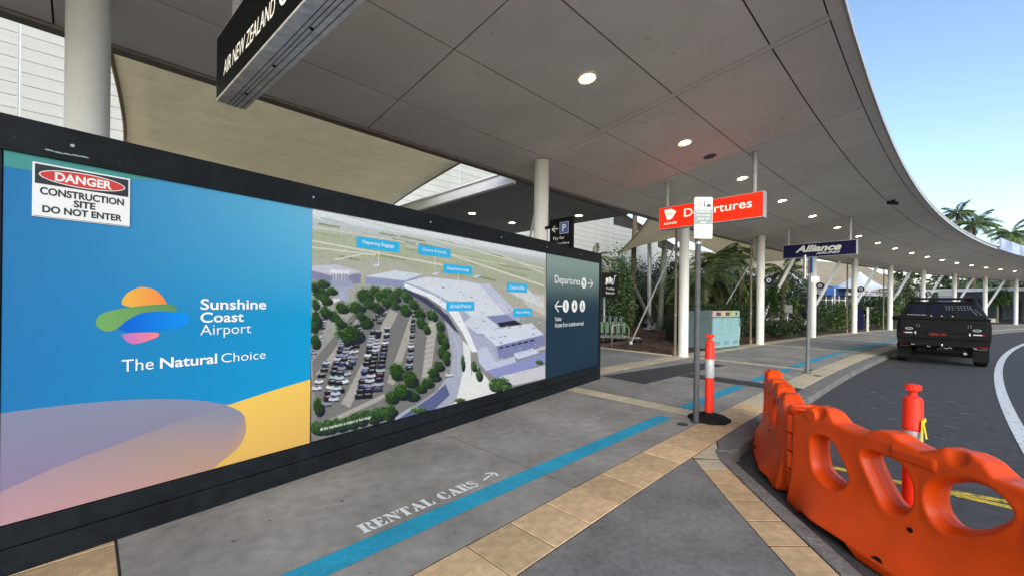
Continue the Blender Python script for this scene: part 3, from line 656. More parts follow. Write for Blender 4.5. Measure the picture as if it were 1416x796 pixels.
# columns with stays, brackets, downpipes
col_lab = ['nearest white column, at far left above the hoarding', 'white column behind the hoarding beside the parking sign', 'white column beside the teal bin, behind the signpost', 'white column right of the teal bin', 'white column under the blue airline sign', 'white column with a round navy sign, past the blue airline sign', 'white column just left of the pickup', 'white column above the left end of the pickup roof', 'white column above the middle of the pickup roof', 'white column at the right end of the pickup roof', 'white column at the far right edge beside the garden']
cme = MB(); cme.lathe([(.14, 0), (.14, .01), (.14, 2), (.14, 4.26)], seg=28)
shaft = cme.mesh('shaft'); shaft.materials.append(M['white_steel'])
bm = bmesh.new(); bm.from_mesh(shaft); bmesh.ops.recalc_face_normals(bm, faces=bm.faces)
for f in bm.faces: f.smooth = len(f.verts) == 4
bm.to_mesh(shaft); bm.free()
colS = [-6.03] + [6.2 * i for i in range(11)]
for i, s_ in enumerate(colS):
    p = W(s_, 0)
    c = empty('canopy_column', col_lab[min(i, 10)], 'column', 'white columns carrying the canopy', loc=p)
    share('shaft', shaft, c, (0, 0, 0))
    bb = MB(); bb.lathe([(.16, 0), (.16, .012), (.142, .02)], seg=24); bb.build('foot_ring', M['white_steel'], c)
    if i == 11: c['label'] = 'white column last in the row, beyond the right edge'
    # stays
    base = W(s_ + 1.85, -2.95); d2 = (base - p).normalized()
    if i in (1, 2, 3):
        q = d2 * .12; top = Vector((0, 0, 4.18)); bb = MB()
        pl = [q + Vector((0, 0, 4.18)), q + d2 * .30 + Vector((0, 0, 4.14)), q + d2 * .26 + Vector((0, 0, 3.62)), q + d2 * .18 + Vector((0, 0, 3.42)), q + Vector((0, 0, 3.95))]
        px = Vector((-d2.y, d2.x, 0)) * .03; bb.prism([v - px for v in pl], px * 2); bb.build('bracket', M['white_steel'], c)
        st = empty('stay_rod', ['thin white stay rod below the column bracket behind the hoarding', 'thin white stay rod slanting down into the mulch bed', 'thin white stay rod slanting behind the hedge'][i - 1], 'stay rod', 'stay rods behind the columns')
        bb = MB(); a_ = p + d2 * .34 + Vector((0, 0, 3.5)); bb.tube([a_, base + Vector((0, 0, .05))], .026, 10); bb.build('rod', M['white_steel'], st, 'auto')
        bb = MB(); bb.lathe([(.07, 0), (.05, .12)], (base.x, base.y, 0), 10); bb.build('foot', M['white_steel'], st)
    elif i >= 4:
        tp = W(s_ + .05, -.72); bs = W(s_ - .7, -2.3)
        if i < 11:
            bb = MB(); bb.beam(tp + Vector((0, 0, 4.16)), bs + Vector((0, 0, .12)), .30, .14)
            tag(bb.build('raking_strut', M['white_steel'], bevel=.01), ['flat white raking strut behind the column under the blue airline sign', 'flat white raking strut behind the column with the round sign', 'flat white raking strut just left of the pickup', 'flat white raking strut above the left end of the pickup roof', 'flat white raking strut above the middle of the pickup roof', 'flat white raking strut above the right end of the pickup', 'flat white raking strut at the far right edge'][i - 4], 'strut', 'white raking struts behind the columns')
    if i in (2, 3, 5, 6):
        q = p + T(s_) * -.12 + N(s_) * -.30
        if i == 2: q = p + Vector((-.19, .12, 0))
        dp = empty('downpipe', ['', '', 'brown downpipe beside the column near the teal bin', 'brown downpipe with a rusty red foot, right of the teal bin', '', 'brown downpipe on the column with the round sign', 'brown downpipe on the column left of the pickup'][i], 'pipe', 'brown downpipes beside the columns')
        bb = MB(); bb.tube([(q.x, q.y, .0), (q.x, q.y, 4.12)], .038, 10); bb.build('pipe', M['brown_pipe'], dp, 'auto')
        bb = MB(); bb.lathe([(.06, 0), (.06, .16), (.045, .18)], (q.x, q.y, 0), 12); bb.build('shoe', M['brown_pipe'], dp)
        for z_ in (1.2, 3.0):
            bb = MB(); bb.lathe([(.045, z_), (.045, z_ + .04)], (q.x, q.y, 0), 10); bb.build('clip', M['galv'], dp)
# round navy signs on the columns
for i, lab in ((3, 'round navy sign on the column right of the teal bin'), (4, 'round navy sign on the column under the blue airline sign'), (5, 'round navy sign on the column past the blue airline sign'), (7, 'small round navy sign above the left end of the pickup roof')):
    s_ = colS[i]; p = W(s_, 0, 2.5) + N(s_) * .30 - T(s_) * .02
    r_ = empty('round_sign', lab, 'sign', 'round navy column signs')
    fr = frame(p, N(s_), (0, 0, 1)); ax = Matrix((N(s_), Vector((0, 0, 1)), -T(s_))).transposed()
    bb = MB(); bb.lathe([(.16, -.01), (.16, .01)], p, 24, ax); bb.beam(p - N(s_) * .14, p - N(s_) * .2, .03, .05); bb.build('disc', M['navy'], r_)
    flat(ring(0, 0, .05, .085, 16), fr, M['ink_white'], r_, 'symbol', off=.012)
    flat([bar(0, -.03, 0, .03, .02)], fr, M['ink_white'], r_, 'symbol', off=.0125)

# ================================================================== HOARDING
hb = empty('construction_hoarding', 'long black framed hoarding with printed panels standing on the pavement', 'hoarding')
UL, UR = -2.8, 7.13
def hbox(u0, u1, v0, v1, o0, o1, name, mat, bev=0.):
    bb = MB(); bb.hexa([HP(u0, v0, o0), HP(u1, v0, o0), HP(u1, v0, o1), HP(u0, v0, o1), HP(u0, v1, o0), HP(u1, v1, o0), HP(u1, v1, o1), HP(u0, v1, o1)])
    return bb.build(name, mat, hb, bevel=bev)
hbox(UL, UR, .29, 2.36, -.16, -.012, 'backing_board', M['black_frame'])
hbox(UL, UR, 2.372, 2.55, -.20, .012, 'top_beam', M['black_frame'], .004)
hbox(UL, UR, 2.352, 2.372, -.02, .020, 'top_trim', M['black_frame'], .002)
hbox(UL, UR, .0, .148, -.2, .018, 'base_board', M['black_frame'], .004)
hbox(UL, UR, .151, .275, -.2, .006, 'bottom_rail', M['black_frame'], .004)
hbox(UR + .002, UR + .06, 0, 2.55, -.2, .01, 'end_post', M['black_frame'], .004)
hbox(-.56, -.46, .275, 2.352, -.012, .006, 'post', M['black_frame'], .003)
for u in (-2.0, -.2, 1.25, 2.6, 3.9, 5.1, 6.3):
    bb = MB(); bb.lathe([(.011, 0), (.009, .004)], HP(u, 2.45, .012), 8, Matrix((HD, Vector((0, 0, 1)), HN)).transposed()); bb.build('screw', M['galv'], hb)
# thin grey slivers painting in the glare on the top beam
bb = MB()
for k in range(5):
    u = -.31 + k * .035; v_ = 2.392 + random.uniform(-.004, .004); bb.poly([HP(u, v_, .014), HP(u + .04, v_ - .002, .015 + random.random() * .006), HP(u + .03, v_ + .007, .016), HP(u + .006, v_ + .008, .014)])
bb.build('glare_slivers', M['ink_grey'], hb, fix=False)

class Print:
    """flat print: coloured outlines on the hoarding face, each layer a hair above the last"""
    def __init__(s): s.v = []; s.f = []; s.c = []; s.o = .0
    def add(s, uv, col, step=True):
        if step: s.o += .000012
        i = len(s.v)
        for k, (u, v) in enumerate(uv): s.v.append(tuple(HP(u, v, s.o))); s.c.append(col[k] if isinstance(col[0], (tuple, list)) else col)
        s.f.append(list(range(i, i + len(uv))))
    def px(s, pts, col, step=True): s.add([measured(*p) for p in pts], col, step)
    def build(s, name, mat, parent):
        me = bpy.data.meshes.new(name); me.from_pydata(s.v, [], s.f); me.update()
        ca = me.color_attributes.new('col', 'FLOAT_COLOR', 'POINT'); ca.data.foreach_set('color', np.array([(*c, 1) for c in s.c], dtype=np.float32).ravel())
        me.materials.append(mat); return link(name, me, parent)
U0, U1, U2, U3, V0, V1 = -.455, 1.247, 5.11, 7.10, .283, 2.352
# --- brand panel
P = Print(); nu, nv = 24, 24
def bluecol(u, v):
    f = (u - U0) / (U1 - U0); h = (v - V0) / (V1 - V0)
    a = np.array(rgb(34, 116, 174)) * (1 - f) + np.array(rgb(8, 146, 198)) * f
    t = max(0, (h - .55) / .45) * max(0, f * 1.25 - .12); a = a * (1 - .5 * t) + np.array(rgb(130, 195, 225)) * .5 * t  # sky glare painted into the blue, paler towards the upper right
    return tuple(a)
for i in range(nu):
    for j in range(nv):
        q = [(U0 + (U1 - U0) * (i + a) / nu, V0 + (V1 - V0) * (j + c) / nv) for a, c in ((0, 0), (1, 0), (1, 1), (0, 1))]
        P.add(q, [bluecol(*z) for z in q], step=False)
P.o = .0004
yl = [(U0, .47), (-.25, .545), (.4, .70), (.95, .80), (U1, .845)]       # top of the yellow hill
P.add([(U0, V0), (U1, V0)] + yl[::-1], [rgb(205, 165, 90)] * 2 + [rgb(224, 187, 90)] * 5)
# the big rounded shape
top = [(U0, .905), (-.3, .905), (-.1, .897), (.15, .872), (.42, .815), (.60, .745), (.715, .66), (.745, .56)]
low = [(.735, .47), (.68, .385), (.58, .32), (.53, V0)]
def dense(pts, n=6):
    out = []
    for k in range(len(pts) - 1):
        p0, p1, p2, p3 = [np.array(pts[max(0, min(len(pts) - 1, k + d))]) for d in (-1, 0, 1, 2)]
        for t in np.linspace(0, 1, n, endpoint=False): out.append(tuple(.5 * ((2 * p1) + (-p0 + p2) * t + (2 * p0 - 5 * p1 + 4 * p2 - p3) * t ** 2 + (-p0 + 3 * p1 - 3 * p2 + p3) * t ** 3)))
    return out + [tuple(pts[-1])]
full = dense(top + low, 7); kk = max(i for i, q in enumerate(full) if q[1] > .56); top, low = full[:kk + 1], full[kk + 1:]
P.o = .0008
shp = [(U0, V0)] + low[::-1] + top[::-1]
P.add(shp, [rgb(178, 140, 148)] + [rgb(170, 138, 122)] * len(low) + [rgb(128, 132, 152)] * len(top))
P.o = .0012
hill = [(u, v) for u, v in top if v > .66]
pg = [(U0, .47), (-.25, .545), (.4, .70), (.66, .745)]
P.add(pg + [q for q in top if q[1] > .748][::-1], [rgb(134, 120, 150), rgb(130, 122, 150), rgb(126, 128, 150), rgb(130, 130, 140)] + [rgb(127, 132, 158)] * len([q for q in top if q[1] > .748]))
P.o = .0010
gt = [(U0, 2.352), (U0, 2.26), (-.35, 2.262), (-.1, 2.285), (.15, 2.33), (.22, 2.352)]
P.add(gt[::-1], rgb(70, 146, 142))
# emblem: sun, green wave, blue wave, pink pebble
P.o = .0016
def bez(pts, n=10):
    out = []; m_ = len(pts)
    for k in range(m_):
        p0, p1, p2, p3 = [np.array(pts[(k + d) % m_]) for d in (-1, 0, 1, 2)]
        for t in np.linspace(0, 1, n, endpoint=False):
            out.append(tuple(.5 * ((2 * p1) + (-p0 + p2) * t + (2 * p0 - 5 * p1 + 4 * p2 - p3) * t ** 2 + (-p0 + 3 * p1 - 3 * p2 + p3) * t ** 3)))
    return out
def grad(uv, ca, cb, ax=0):
    q = [p[ax] for p in uv]; lo, hi = min(q), max(q)
    return [tuple(np.array(rgb(*ca)) * (1 - (t - lo) / (hi - lo)) + np.array(rgb(*cb)) * ((t - lo) / (hi - lo))) for t in q]
g_ = bez([(.03, 1.50), (.045, 1.57), (.10, 1.612), (.135, 1.618), (.19, 1.60), (.235, 1.545), (.245, 1.49), (.14, 1.48)]); P.add(g_, grad(g_, (225, 175, 70), (235, 130, 70)))
g_ = bez([(.015, 1.345), (.06, 1.43), (.16, 1.475), (.26, 1.475), (.365, 1.43), (.375, 1.39), (.33, 1.345), (.20, 1.325), (.10, 1.32)]); P.add(g_, grad(g_, (0, 90, 200), (0, 140, 230)))
g_ = bez([(-.09, 1.375), (-.08, 1.43), (-.03, 1.462), (.05, 1.482), (.16, 1.50), (.27, 1.503), (.305, 1.475), (.30, 1.455), (.2, 1.458), (.12, 1.445), (.05, 1.40), (.0, 1.345), (-.05, 1.335)]); P.add(g_, grad(g_, (110, 165, 95), (90, 135, 80)))
g_ = bez([(.03, 1.31), (.10, 1.318), (.20, 1.312), (.205, 1.285), (.15, 1.26), (.09, 1.245), (.055, 1.26), (.035, 1.29)]); P.add(g_, grad(g_, (175, 110, 190), (235, 130, 130)))
P.build('brand_panel', M['print'], hb)
HU = Vector((0, 0, 1))
def htext(s_, u0, u1, v0, v1, mat=M['ink_white'], bold=0., par=hb, o=.004, shear=0.):
    return text(s_, frame(HP(u0, v0, 0), HD, HU), u1 - u0, v1 - v0, mat, par, bold=bold, off=o, shear=shear)
htext('Sunshine', .441, .88, 1.465, 1.545, bold=.018)
htext('Coast', .441, .72, 1.371, 1.448, bold=.018)
htext('Airport', .441, .772, 1.256, 1.356, bold=-.004)
htext('The', .027, .186, 1.068, 1.146, bold=0)
htext('Natural', .218, .547, 1.066, 1.140, bold=.02)
htext('Choice', .574, .880, 1.067, 1.136, bold=-.004)
# --- wayfinding panel
P = Print(); nv = 16
for j in range(nv):
    def wc(v):
        t = (v - V0) / (V1 - V0); t2 = max(0, min(1, (t - .55) / .45)); t2 = t2 * t2 * (3 - 2 * t2)
        return tuple(np.array(rgb(24, 50, 68)) * (1 - t2) + np.array(rgb(128, 152, 146)) * t2)
    a_, c_ = V0 + (V1 - V0) * j / nv, V0 + (V1 - V0) * (j + 1) / nv
    P.add([(U2, a_), (U3, a_), (U3, c_), (U2, c_)], [wc(a_), wc(a_), wc(c_), wc(c_)], step=False)
P.build('wayfinding_panel', M['print'], hb)
htext('Departures', 5.37, 6.28, 1.835, 2.01, bold=.004)
frh = frame(HP(0, 0, 0), HD, HU)
flat([circ(6.43, 1.92, .105, 24)], frh, M['ink_white'], hb, 'symbol_disc', off=.004)
flat([bar(6.37, 1.97, 6.47, 1.90, .022), bar(6.40, 1.90, 6.46, 1.96, .016), bar(6.37, 1.865, 6.49, 1.865, .008)], frh, M['ink_black'], hb, 'plane_symbol', off=.006)
flat(arrow(6.60, 1.925, 6.80, 1.925, .022, .13), frh, M['ink_white'], hb, 'arrow', off=.004)
flat(arrow(5.62, 1.487, 5.39, 1.487, .022, .15), frh, M['ink_white'], hb, 'arrow', off=.004)
for i, u in enumerate((5.75, 6.07, 6.38)):
    flat([circ(u, 1.487, .11, 24, ry=.112)], frh, M['ink_white'], hb, 'symbol_disc', off=.004)
    sy = [circ(u, 1.55, .014, 8), bar(u, 1.53, u, 1.43, .035)]
    if i == 1: sy = [circ(u, 1.55, .014, 8), [(u - .04, 1.46), (u + .04, 1.46), (u, 1.535)], bar(u, 1.46, u, 1.42, .02)]
    if i == 2: sy = [circ(u - .01, 1.55, .014, 8), bar(u - .01, 1.53, u, 1.47, .02), bar(u, 1.47, u + .05, 1.45, .018)] + ring(u - .01, 1.455, .028, .04, 14)
    flat(sy, frh, M['ink_black'], hb, 'toilet_symbol', off=.006)
htext('Toilets', 5.383, 5.60, 1.235, 1.30, bold=.01)
htext('Access from outside terminal', 5.385, 6.44, 1.125, 1.205, bold=.0)
# --- aerial photograph panel, measured shape by shape
class Raster:
    """the big printed picture: outlines filled into a fine grid of coloured cells"""
    def __init__(s, nu, nv): s.nu, s.nv = nu, nv; s.g = np.zeros((nv, nu, 3), dtype=np.float32); s.o = 0
    def px(s, pts, col, step=True):
        q = np.array([measured(*p) for p in pts]); x = (q[:, 0] - U1) / (U2 - U1) * s.nu; y = (q[:, 1] - V0) / (V1 - V0) * s.nv
        x0, x1 = max(0, int(x.min() - 1)), min(s.nu, int(x.max() + 2)); y0, y1 = max(0, int(y.min() - 1)), min(s.nv, int(y.max() + 2))
        if x1 <= x0 or y1 <= y0: return
        X, Y = np.meshgrid(np.arange(x0, x1) + .5, np.arange(y0, y1) + .5); ins = np.zeros(X.shape, bool); j = len(x) - 1
        for i in range(len(x)):
            if y[i] != y[j]: ins ^= ((y[i] > Y) != (y[j] > Y)) & (X < (x[j] - x[i]) * (Y - y[i]) / (y[j] - y[i]) + x[i])
            j = i
        if isinstance(col[0], (tuple, list)):
            f = ((Y - y.min()) / max(1e-6, y.max() - y.min()))[..., None]; c = np.array(col[0]) * (1 - f) + np.array(col[-1]) * f; s.g[y0:y1, x0:x1][ins] = c[ins]
        else: s.g[y0:y1, x0:x1][ins] = col
    def build(s, name, mat, parent, k=2):
        a = s.g.reshape(s.nv // k, k, s.nu // k, k, 3).mean((1, 3)); h, w_ = a.shape[:2]
        rg = np.random.default_rng(2); m = a.mean(-1, keepdims=True); a = m + (a - m) * .9; a = np.clip((a - .16) * 1.12 + .15, .01, 1)
        gr = rg.random((h // 4 + 1, w_ // 4 + 1)).repeat(4, 0).repeat(4, 1)[:h, :w_] * .5 + rg.random((h, w_)) * .5; a[..., 2] *= .955; a = a * (.88 + .24 * gr[..., None])
        uu = U1 + .001 + (U2 - U1 - .002) * np.arange(w_) / (w_ - 1); vv = V0 + (V1 - V0) * np.arange(h) / (h - 1)
        UU, VV = np.meshgrid(uu, vv); co_ = np.stack([HA.x + HD.x * UU + HN.x * .0003, HA.y + HD.y * UU + HN.y * .0003, VV], -1).reshape(-1, 3)
        me = bpy.data.meshes.new(name); n = h * w_; idx = np.arange(n).reshape(h, w_); q = np.stack([idx[:-1, :-1], idx[:-1, 1:], idx[1:, 1:], idx[1:, :-1]], -1).reshape(-1, 4)
        me.vertices.add(n); me.vertices.foreach_set('co', co_.astype(np.float32).ravel()); me.loops.add(q.size); me.loops.foreach_set('vertex_index', q.astype(np.int32).ravel())
        me.polygons.add(len(q)); me.polygons.foreach_set('loop_start', np.arange(0, q.size, 4, dtype=np.int32)); me.polygons.foreach_set('loop_total', np.full(len(q), 4, dtype=np.int32)); me.update(calc_edges=True)
        ca = me.color_attributes.new('col', 'FLOAT_COLOR', 'POINT'); ca.data.foreach_set('color', np.concatenate([a.reshape(-1, 3), np.ones((n, 1))], 1).astype(np.float32).ravel())
        me.materials.append(mat); return link(name, me, parent)
P = Raster(1280, 800); rnd = random.Random(3)
def bandpx(ya, yb, ca, cb):   # ya/yb: fraction of height between the panel's top and bottom edge
    n_ = 10
    def pt(x, f): tp_ = 287 + (x - 430) * (350 - 287) / 325; bt = 610 + (x - 430) * (523 - 610) / 325; return x, tp_ + (bt - tp_) * f
    for k in range(n_):
        x0, x1 = 430.4 + 324.4 * k / n_, 430.4 + 324.4 * (k + 1) / n_
        P.px([pt(x0, yb), pt(x1, yb), pt(x1, ya), pt(x0, ya)], [rgb(*cb), rgb(*cb), rgb(*ca), rgb(*ca)], step=False)
bandpx(0.0, .045, (214, 222, 236), (190, 200, 212)); bandpx(.045, .10, (178, 188, 196), (164, 172, 162)); bandpx(.10, .30, (160, 168, 148), (152, 158, 140)); bandpx(.30, 1.0, (152, 154, 152), (118, 118, 120))
P.o = .0003
C_ = lambda r, g, b, j=8: rgb(*[max(0, min(255, c + rnd.uniform(-j, j))) for c in (r, g, b)])
def ln(x0, y0, x1, y1, w_, col): d = Vector((x1 - x0, y1 - y0)).normalized(); n_ = Vector((-d.y, d.x)) * w_ / 2; P.px([(x0 + n_.x, y0 + n_.y), (x0 - n_.x, y0 - n_.y), (x1 - n_.x, y1 - n_.y), (x1 + n_.x, y1 + n_.y)], col)
# hazy fields and runways
for q in range(60):
    x = rnd.uniform(432, 700); y = 300 + (x - 430) * .20 + rnd.uniform(-4, 55); l_ = rnd.uniform(15, 50)
    if x + l_ > 752: l_ = 752 - x
    g = rnd.choice([(150, 160, 128), (166, 172, 142), (140, 150, 124), (172, 172, 160), (128, 140, 112), (160, 166, 150)]); ln(x, y, x + l_, y + l_ * rnd.uniform(.16, .24), rnd.uniform(1.0, 3.4), C_(*g))
for (a_, b_, c_, d_, w_) in [(431, 333, 620, 368, 2.2), (431, 342, 520, 353, 2), (431, 366, 500, 352, 1.8), (480, 300, 752, 372, 1.8), (600, 345, 752, 395, 2.4), (640, 330, 752, 378, 1.6), (560, 340, 700, 366, 1.2), (431, 314, 560, 335, 1.4)]: ln(a_, b_, c_, d_, w_, rgb(196, 196, 184))
P.px([(431, 358), (560, 364), (600, 378), (755, 402), (755, 440), (560, 400), (431, 382)], rgb(160, 160, 152))
# road sweeping round
P.px([(558, 395), (580, 402), (600, 412), (616, 430), (632, 455), (644, 480), (646, 505), (636, 540), (628, 562), (585, 573), (540, 584), (542, 572), (575, 560), (604, 540), (622, 515), (626, 492), (620, 465), (606, 440), (586, 418), (560, 406)], rgb(150, 156, 176))
P.px([(545, 582), (600, 545), (616, 530), (622, 545), (600, 566), (545, 583)], rgb(88, 96, 134))
P.px([(640, 470), (650, 480), (652, 520), (646, 545), (640, 556), (628, 562), (634, 540), (642, 505)], rgb(196, 202, 210))
P.px([(655, 500), (680, 530), (700, 540), (660, 550), (625, 560), (640, 540), (652, 520)], rgb(200, 204, 206))
for (a_, b_, c_, d_) in [(576, 408, 616, 438), (616, 438, 634, 480), (634, 480, 634, 520)]: ln(a_, b_, c_, d_, .7, rgb(180, 184, 196))
# car-park ground lanes
P.px([(432, 500), (500, 420), (600, 400), (612, 430), (622, 470), (600, 540), (540, 580), (440, 600)], rgb(112, 112, 114))
for (a_, b_, c_, d_, w_) in [(478, 560, 545, 430, 13), (440, 520, 500, 440, 9), (540, 530, 575, 430, 10), (588, 530, 600, 440, 12), (450, 585, 535, 545, 6)]: ln(a_, b_, c_, d_, w_, rgb(152, 151, 148))
for k in range(14): ln(584 + k * .6, 520 - k * 7, 596 + k * .6, 517 - k * 7, .6, rgb(190, 190, 186))
# terminal roofs
for pts, c in [
 ([(431, 372), (470, 372), (500, 380), (498, 392), (462, 396), (431, 386)], (120, 124, 156)), ([(431, 368), (466, 366), (500, 376), (470, 384), (431, 374)], (176, 180, 196)),
 ([(505, 383), (540, 376), (582, 380), (560, 398), (506, 393)], (130, 138, 176)), ([(505, 382), (545, 374), (585, 379), (560, 388)], (186, 196, 212)),
 ([(556, 392), (580, 384), (622, 386), (668, 392), (720, 440), (712, 452), (690, 470), (700, 512), (668, 500), (652, 470), (632, 436), (600, 408)], (150, 158, 186)),
 ([(560, 390), (590, 383), (640, 388), (665, 393), (706, 432), (690, 436), (655, 440), (625, 418), (590, 400)], (190, 198, 214)),
 ([(560, 392), (600, 408), (634, 430), (650, 462), (660, 486), (652, 486), (640, 460), (620, 430), (590, 410), (558, 398)], (206, 212, 222)),
 ([(558, 397), (590, 413), (620, 436), (636, 462), (628, 456), (606, 432), (580, 414), (558, 402)], (66, 70, 96)),
 ([(662, 392), (676, 392), (712, 428), (698, 434)], (172, 178, 204)), ([(640, 446), (652, 437), (676, 436), (690, 452), (662, 462)], (184, 192, 212)),
 ([(672, 437), (700, 434), (716, 446), (690, 450)], (118, 126, 170)), ([(688, 446), (712, 442), (722, 448), (692, 452)], (58, 56, 66)),
 ([(665, 458), (735, 446), (752, 462), (686, 478)], (188, 196, 216)), ([(686, 478), (752, 462), (752, 476), (690, 496)], (116, 122, 166)),
 ([(660, 484), (672, 478), (686, 500), (754, 478), (754, 482), (712, 494), (714, 500), (672, 512), (662, 500)], (170, 178, 206)), ([(710, 488), (736, 481), (746, 487), (716, 496)], (178, 188, 216)),
 ([(672, 512), (714, 500), (754, 486), (754, 500), (706, 520), (690, 524)], (128, 134, 186)), ([(690, 520), (754, 504), (754, 522), (720, 530), (700, 534)], (180, 184, 194)),
 ([(716, 404), (752, 408), (754, 436), (740, 430), (726, 420)], (184, 182, 172)), ([(700, 402), (728, 398), (752, 420), (752, 426), (720, 412)], (190, 194, 204))]:
    P.px(pts, rgb(*c))
for k in range(6): ln(690 + k * 8.5, 481 - k * 2.0, 696 + k * 8.5, 479.6 - k * 2.0, 2.2, rgb(44, 50, 76))
for k in range(70):
    x = rnd.uniform(600, 750); y = 400 + (x - 600) * .35 + rnd.uniform(-14, 45)
    if y < 500: ln(x, y, x + rnd.uniform(1, 4), y + rnd.uniform(-1, 1), rnd.uniform(.5, 1.4), C_(*rnd.choice([(96, 100, 120), (206, 210, 220), (130, 110, 100), (70, 72, 92)]), 6))
for (x, y, l_) in [(516, 368, 8), (598, 379, 9), (655, 383, 9), (712, 398, 12), (735, 413, 12)]:
    ln(x, y, x + l_, y - 2, 2, rgb(196, 202, 220)); ln(x + l_ * .4, y - 4, x + l_ * .7, y + 3, 1.2, rgb(168, 176, 200)); ln(x + l_, y - 2, x + l_ + 1.5, y - 7, 1.4, rgb(150, 158, 190))
# control tower
P.px([(456, 373), (484, 374), (483, 379), (458, 378)], rgb(200, 204, 214)); P.px([(459, 379), (482, 379), (481, 387), (460, 387)], rgb(128, 136, 160)); P.px([(457, 388), (488, 388), (486, 397), (462, 397)], rgb(142, 148, 178)); P.px([(468, 397), (482, 397), (481, 416), (470, 416)], rgb(150, 156, 184))
for k in range(6): ln(461 + k * 4, 379, 461 + k * 4, 388, .6, rgb(214, 218, 226))
P.px([(440, 415), (470, 412), (470, 418), (442, 420)], rgb(196, 198, 208))
# cars
def car(x, y, sc_):
    sc_ *= 1.5; c = rnd.choice([(40, 42, 52), (34, 38, 60), (196, 200, 208), (150, 156, 170), (60, 66, 96), (176, 182, 196), (28, 28, 34), (52, 56, 70), (132, 140, 160), (70, 40, 54)])
    P.px([(x - 4.6 * sc_, y + 2.4 * sc_), (x + 4.6 * sc_, y + 1.6 * sc_), (x + 5 * sc_, y + 3.2 * sc_), (x - 4.4 * sc_, y + 4 * sc_)], rgb(26, 26, 34))
    P.px([(x - 5 * sc_, y + 2 * sc_), (x - 4.6 * sc_, y - .4 * sc_), (x - 2 * sc_, y - 1.8 * sc_), (x + 2.4 * sc_, y - 2.0 * sc_), (x + 4.8 * sc_, y - .6 * sc_), (x + 5 * sc_, y + 1.4 * sc_), (x, y + 2.6 * sc_)], C_(*c))
    P.px([(x - 2.8 * sc_, y - .3 * sc_), (x - 1.4 * sc_, y - 1.6 * sc_), (x + 2. * sc_, y - 1.7 * sc_), (x + 3 * sc_, y - .6 * sc_)], rgb(44, 52, 72) if c[0] > 90 else rgb(150, 160, 184))
for (xa, ya, xb, yb, n_, s0, s1) in [(452, 556, 474, 470, 16, 1.0, .62), (476, 506, 496, 448, 12, .9, .55), (470, 538, 484, 500, 5, 1., .9), (498, 546, 516, 458, 18, 1., .55), (522, 536, 536, 452, 18, 1., .52), (525, 445, 534, 428, 5, .5, .42), (508, 452, 528, 430, 6, .5, .4), (566, 508, 572, 440, 18, .72, .42), (572, 436, 574, 420, 5, .4, .35), (434, 486, 450, 440, 9, .7, .5), (462, 550, 482, 470, 15, .95, .6), (508, 545, 524, 456, 18, 1., .55), (487, 500, 500, 452, 9, .8, .55), (518, 440, 540, 420, 8, .5, .4), (438, 535, 452, 500, 6, .9, .7)]:
    for k in range(n_):
        f = k / max(1, n_ - 1); f = 1 - (1 - f) ** 1.35 if s0 > s1 else f
        car(xa + (xb - xa) * f + rnd.uniform(-.4, .4), ya + (yb - ya) * f, s0 + (s1 - s0) * f)
car(621, 517, .7)
# trees in the picture
def ptree(cx, cy, rx, ry, n_=46, br=1.):
    P.px([(cx + rx * .95 * math.cos(a) + rx * .35, cy + ry * .45 + ry * .7 * math.sin(a)) for a in np.linspace(0, 6.28, 12, endpoint=False)], rgb(52, 56, 64))
    P.px([(cx + rx * .78 * math.cos(a) * rnd.uniform(.8, 1.15), cy + ry * .78 * math.sin(a) * rnd.uniform(.8, 1.15)) for a in np.linspace(0, 6.28, 18, endpoint=False)], rgb(54 * br, 70 * br, 52 * br))
    for k in range(int(n_ * 3)):
        a = rnd.uniform(0, 6.28); r_ = math.sqrt(rnd.random()) * 1.02; x = cx + rx * r_ * math.cos(a); y = cy + ry * r_ * math.sin(a); s_ = rnd.uniform(.35, 1.25) * max(.6, rx / 13)
        li = .80 + .55 * rnd.random() - .32 * (y - cy) / ry + .22 * (cx - x) / rx
        if rnd.random() < .12: li *= .6
        c = (60 * li * br, 84 * li * br, 50 * li * br)
        P.px([(x + s_ * rnd.uniform(.6, 1.3) * math.cos(t), y + s_ * rnd.uniform(.6, 1.) * math.sin(t)) for t in np.linspace(0, 6.28, 5, endpoint=False)], C_(*c, 9))
for (x, y, rx, ry) in [(442, 404, 11, 10), (450, 414, 9, 8), (437, 440, 8, 14), (436, 420, 6, 8), (436, 470, 7, 12), (503, 408, 12, 11), (518, 402, 10, 7), (535, 404, 10, 7), (552, 403, 9, 7), (562, 410, 8, 8), (472, 424, 10, 9), (492, 424, 12, 9), (482, 460, 19, 15), (505, 444, 10, 10), (520, 424, 9, 8), (560, 428, 8, 9), (579, 432, 8, 9), (582, 446, 8, 8), (594, 434, 5, 8), (608, 450, 6, 9), (610, 466, 8, 10), (612, 486, 9, 10), (606, 505, 8, 8), (600, 520, 9, 7), (460, 436, 9, 8), (470, 445, 8, 8), (449, 430, 9, 9), (458, 402, 8, 6), (446, 392, 9, 6), (434, 396, 6, 8), (526, 410, 9, 7), (544, 412, 9, 7), (510, 420, 8, 7), (498, 436, 7, 6), (546, 422, 7, 6), (533, 418, 7, 6), (571, 420, 7, 7), (590, 455, 5, 7), (600, 436, 5, 8), (616, 474, 5, 8), (617, 496, 5, 9), (598, 514, 8, 7), (580, 536, 9, 7), (568, 545, 11, 9), (540, 548, 10, 10), (434, 452, 6, 8), (548, 512, 12, 13), (566, 522, 11, 13), (554, 540, 13, 12), (590, 528, 9, 8), (440, 560, 8, 14), (437, 590, 8, 10)]: ptree(x, y, rx, ry, 60)
for k in range(26): ptree(436 + k * 4.2, 592 - k * .95 + rnd.uniform(-3, 3), 8, 9, 40, 1.05)
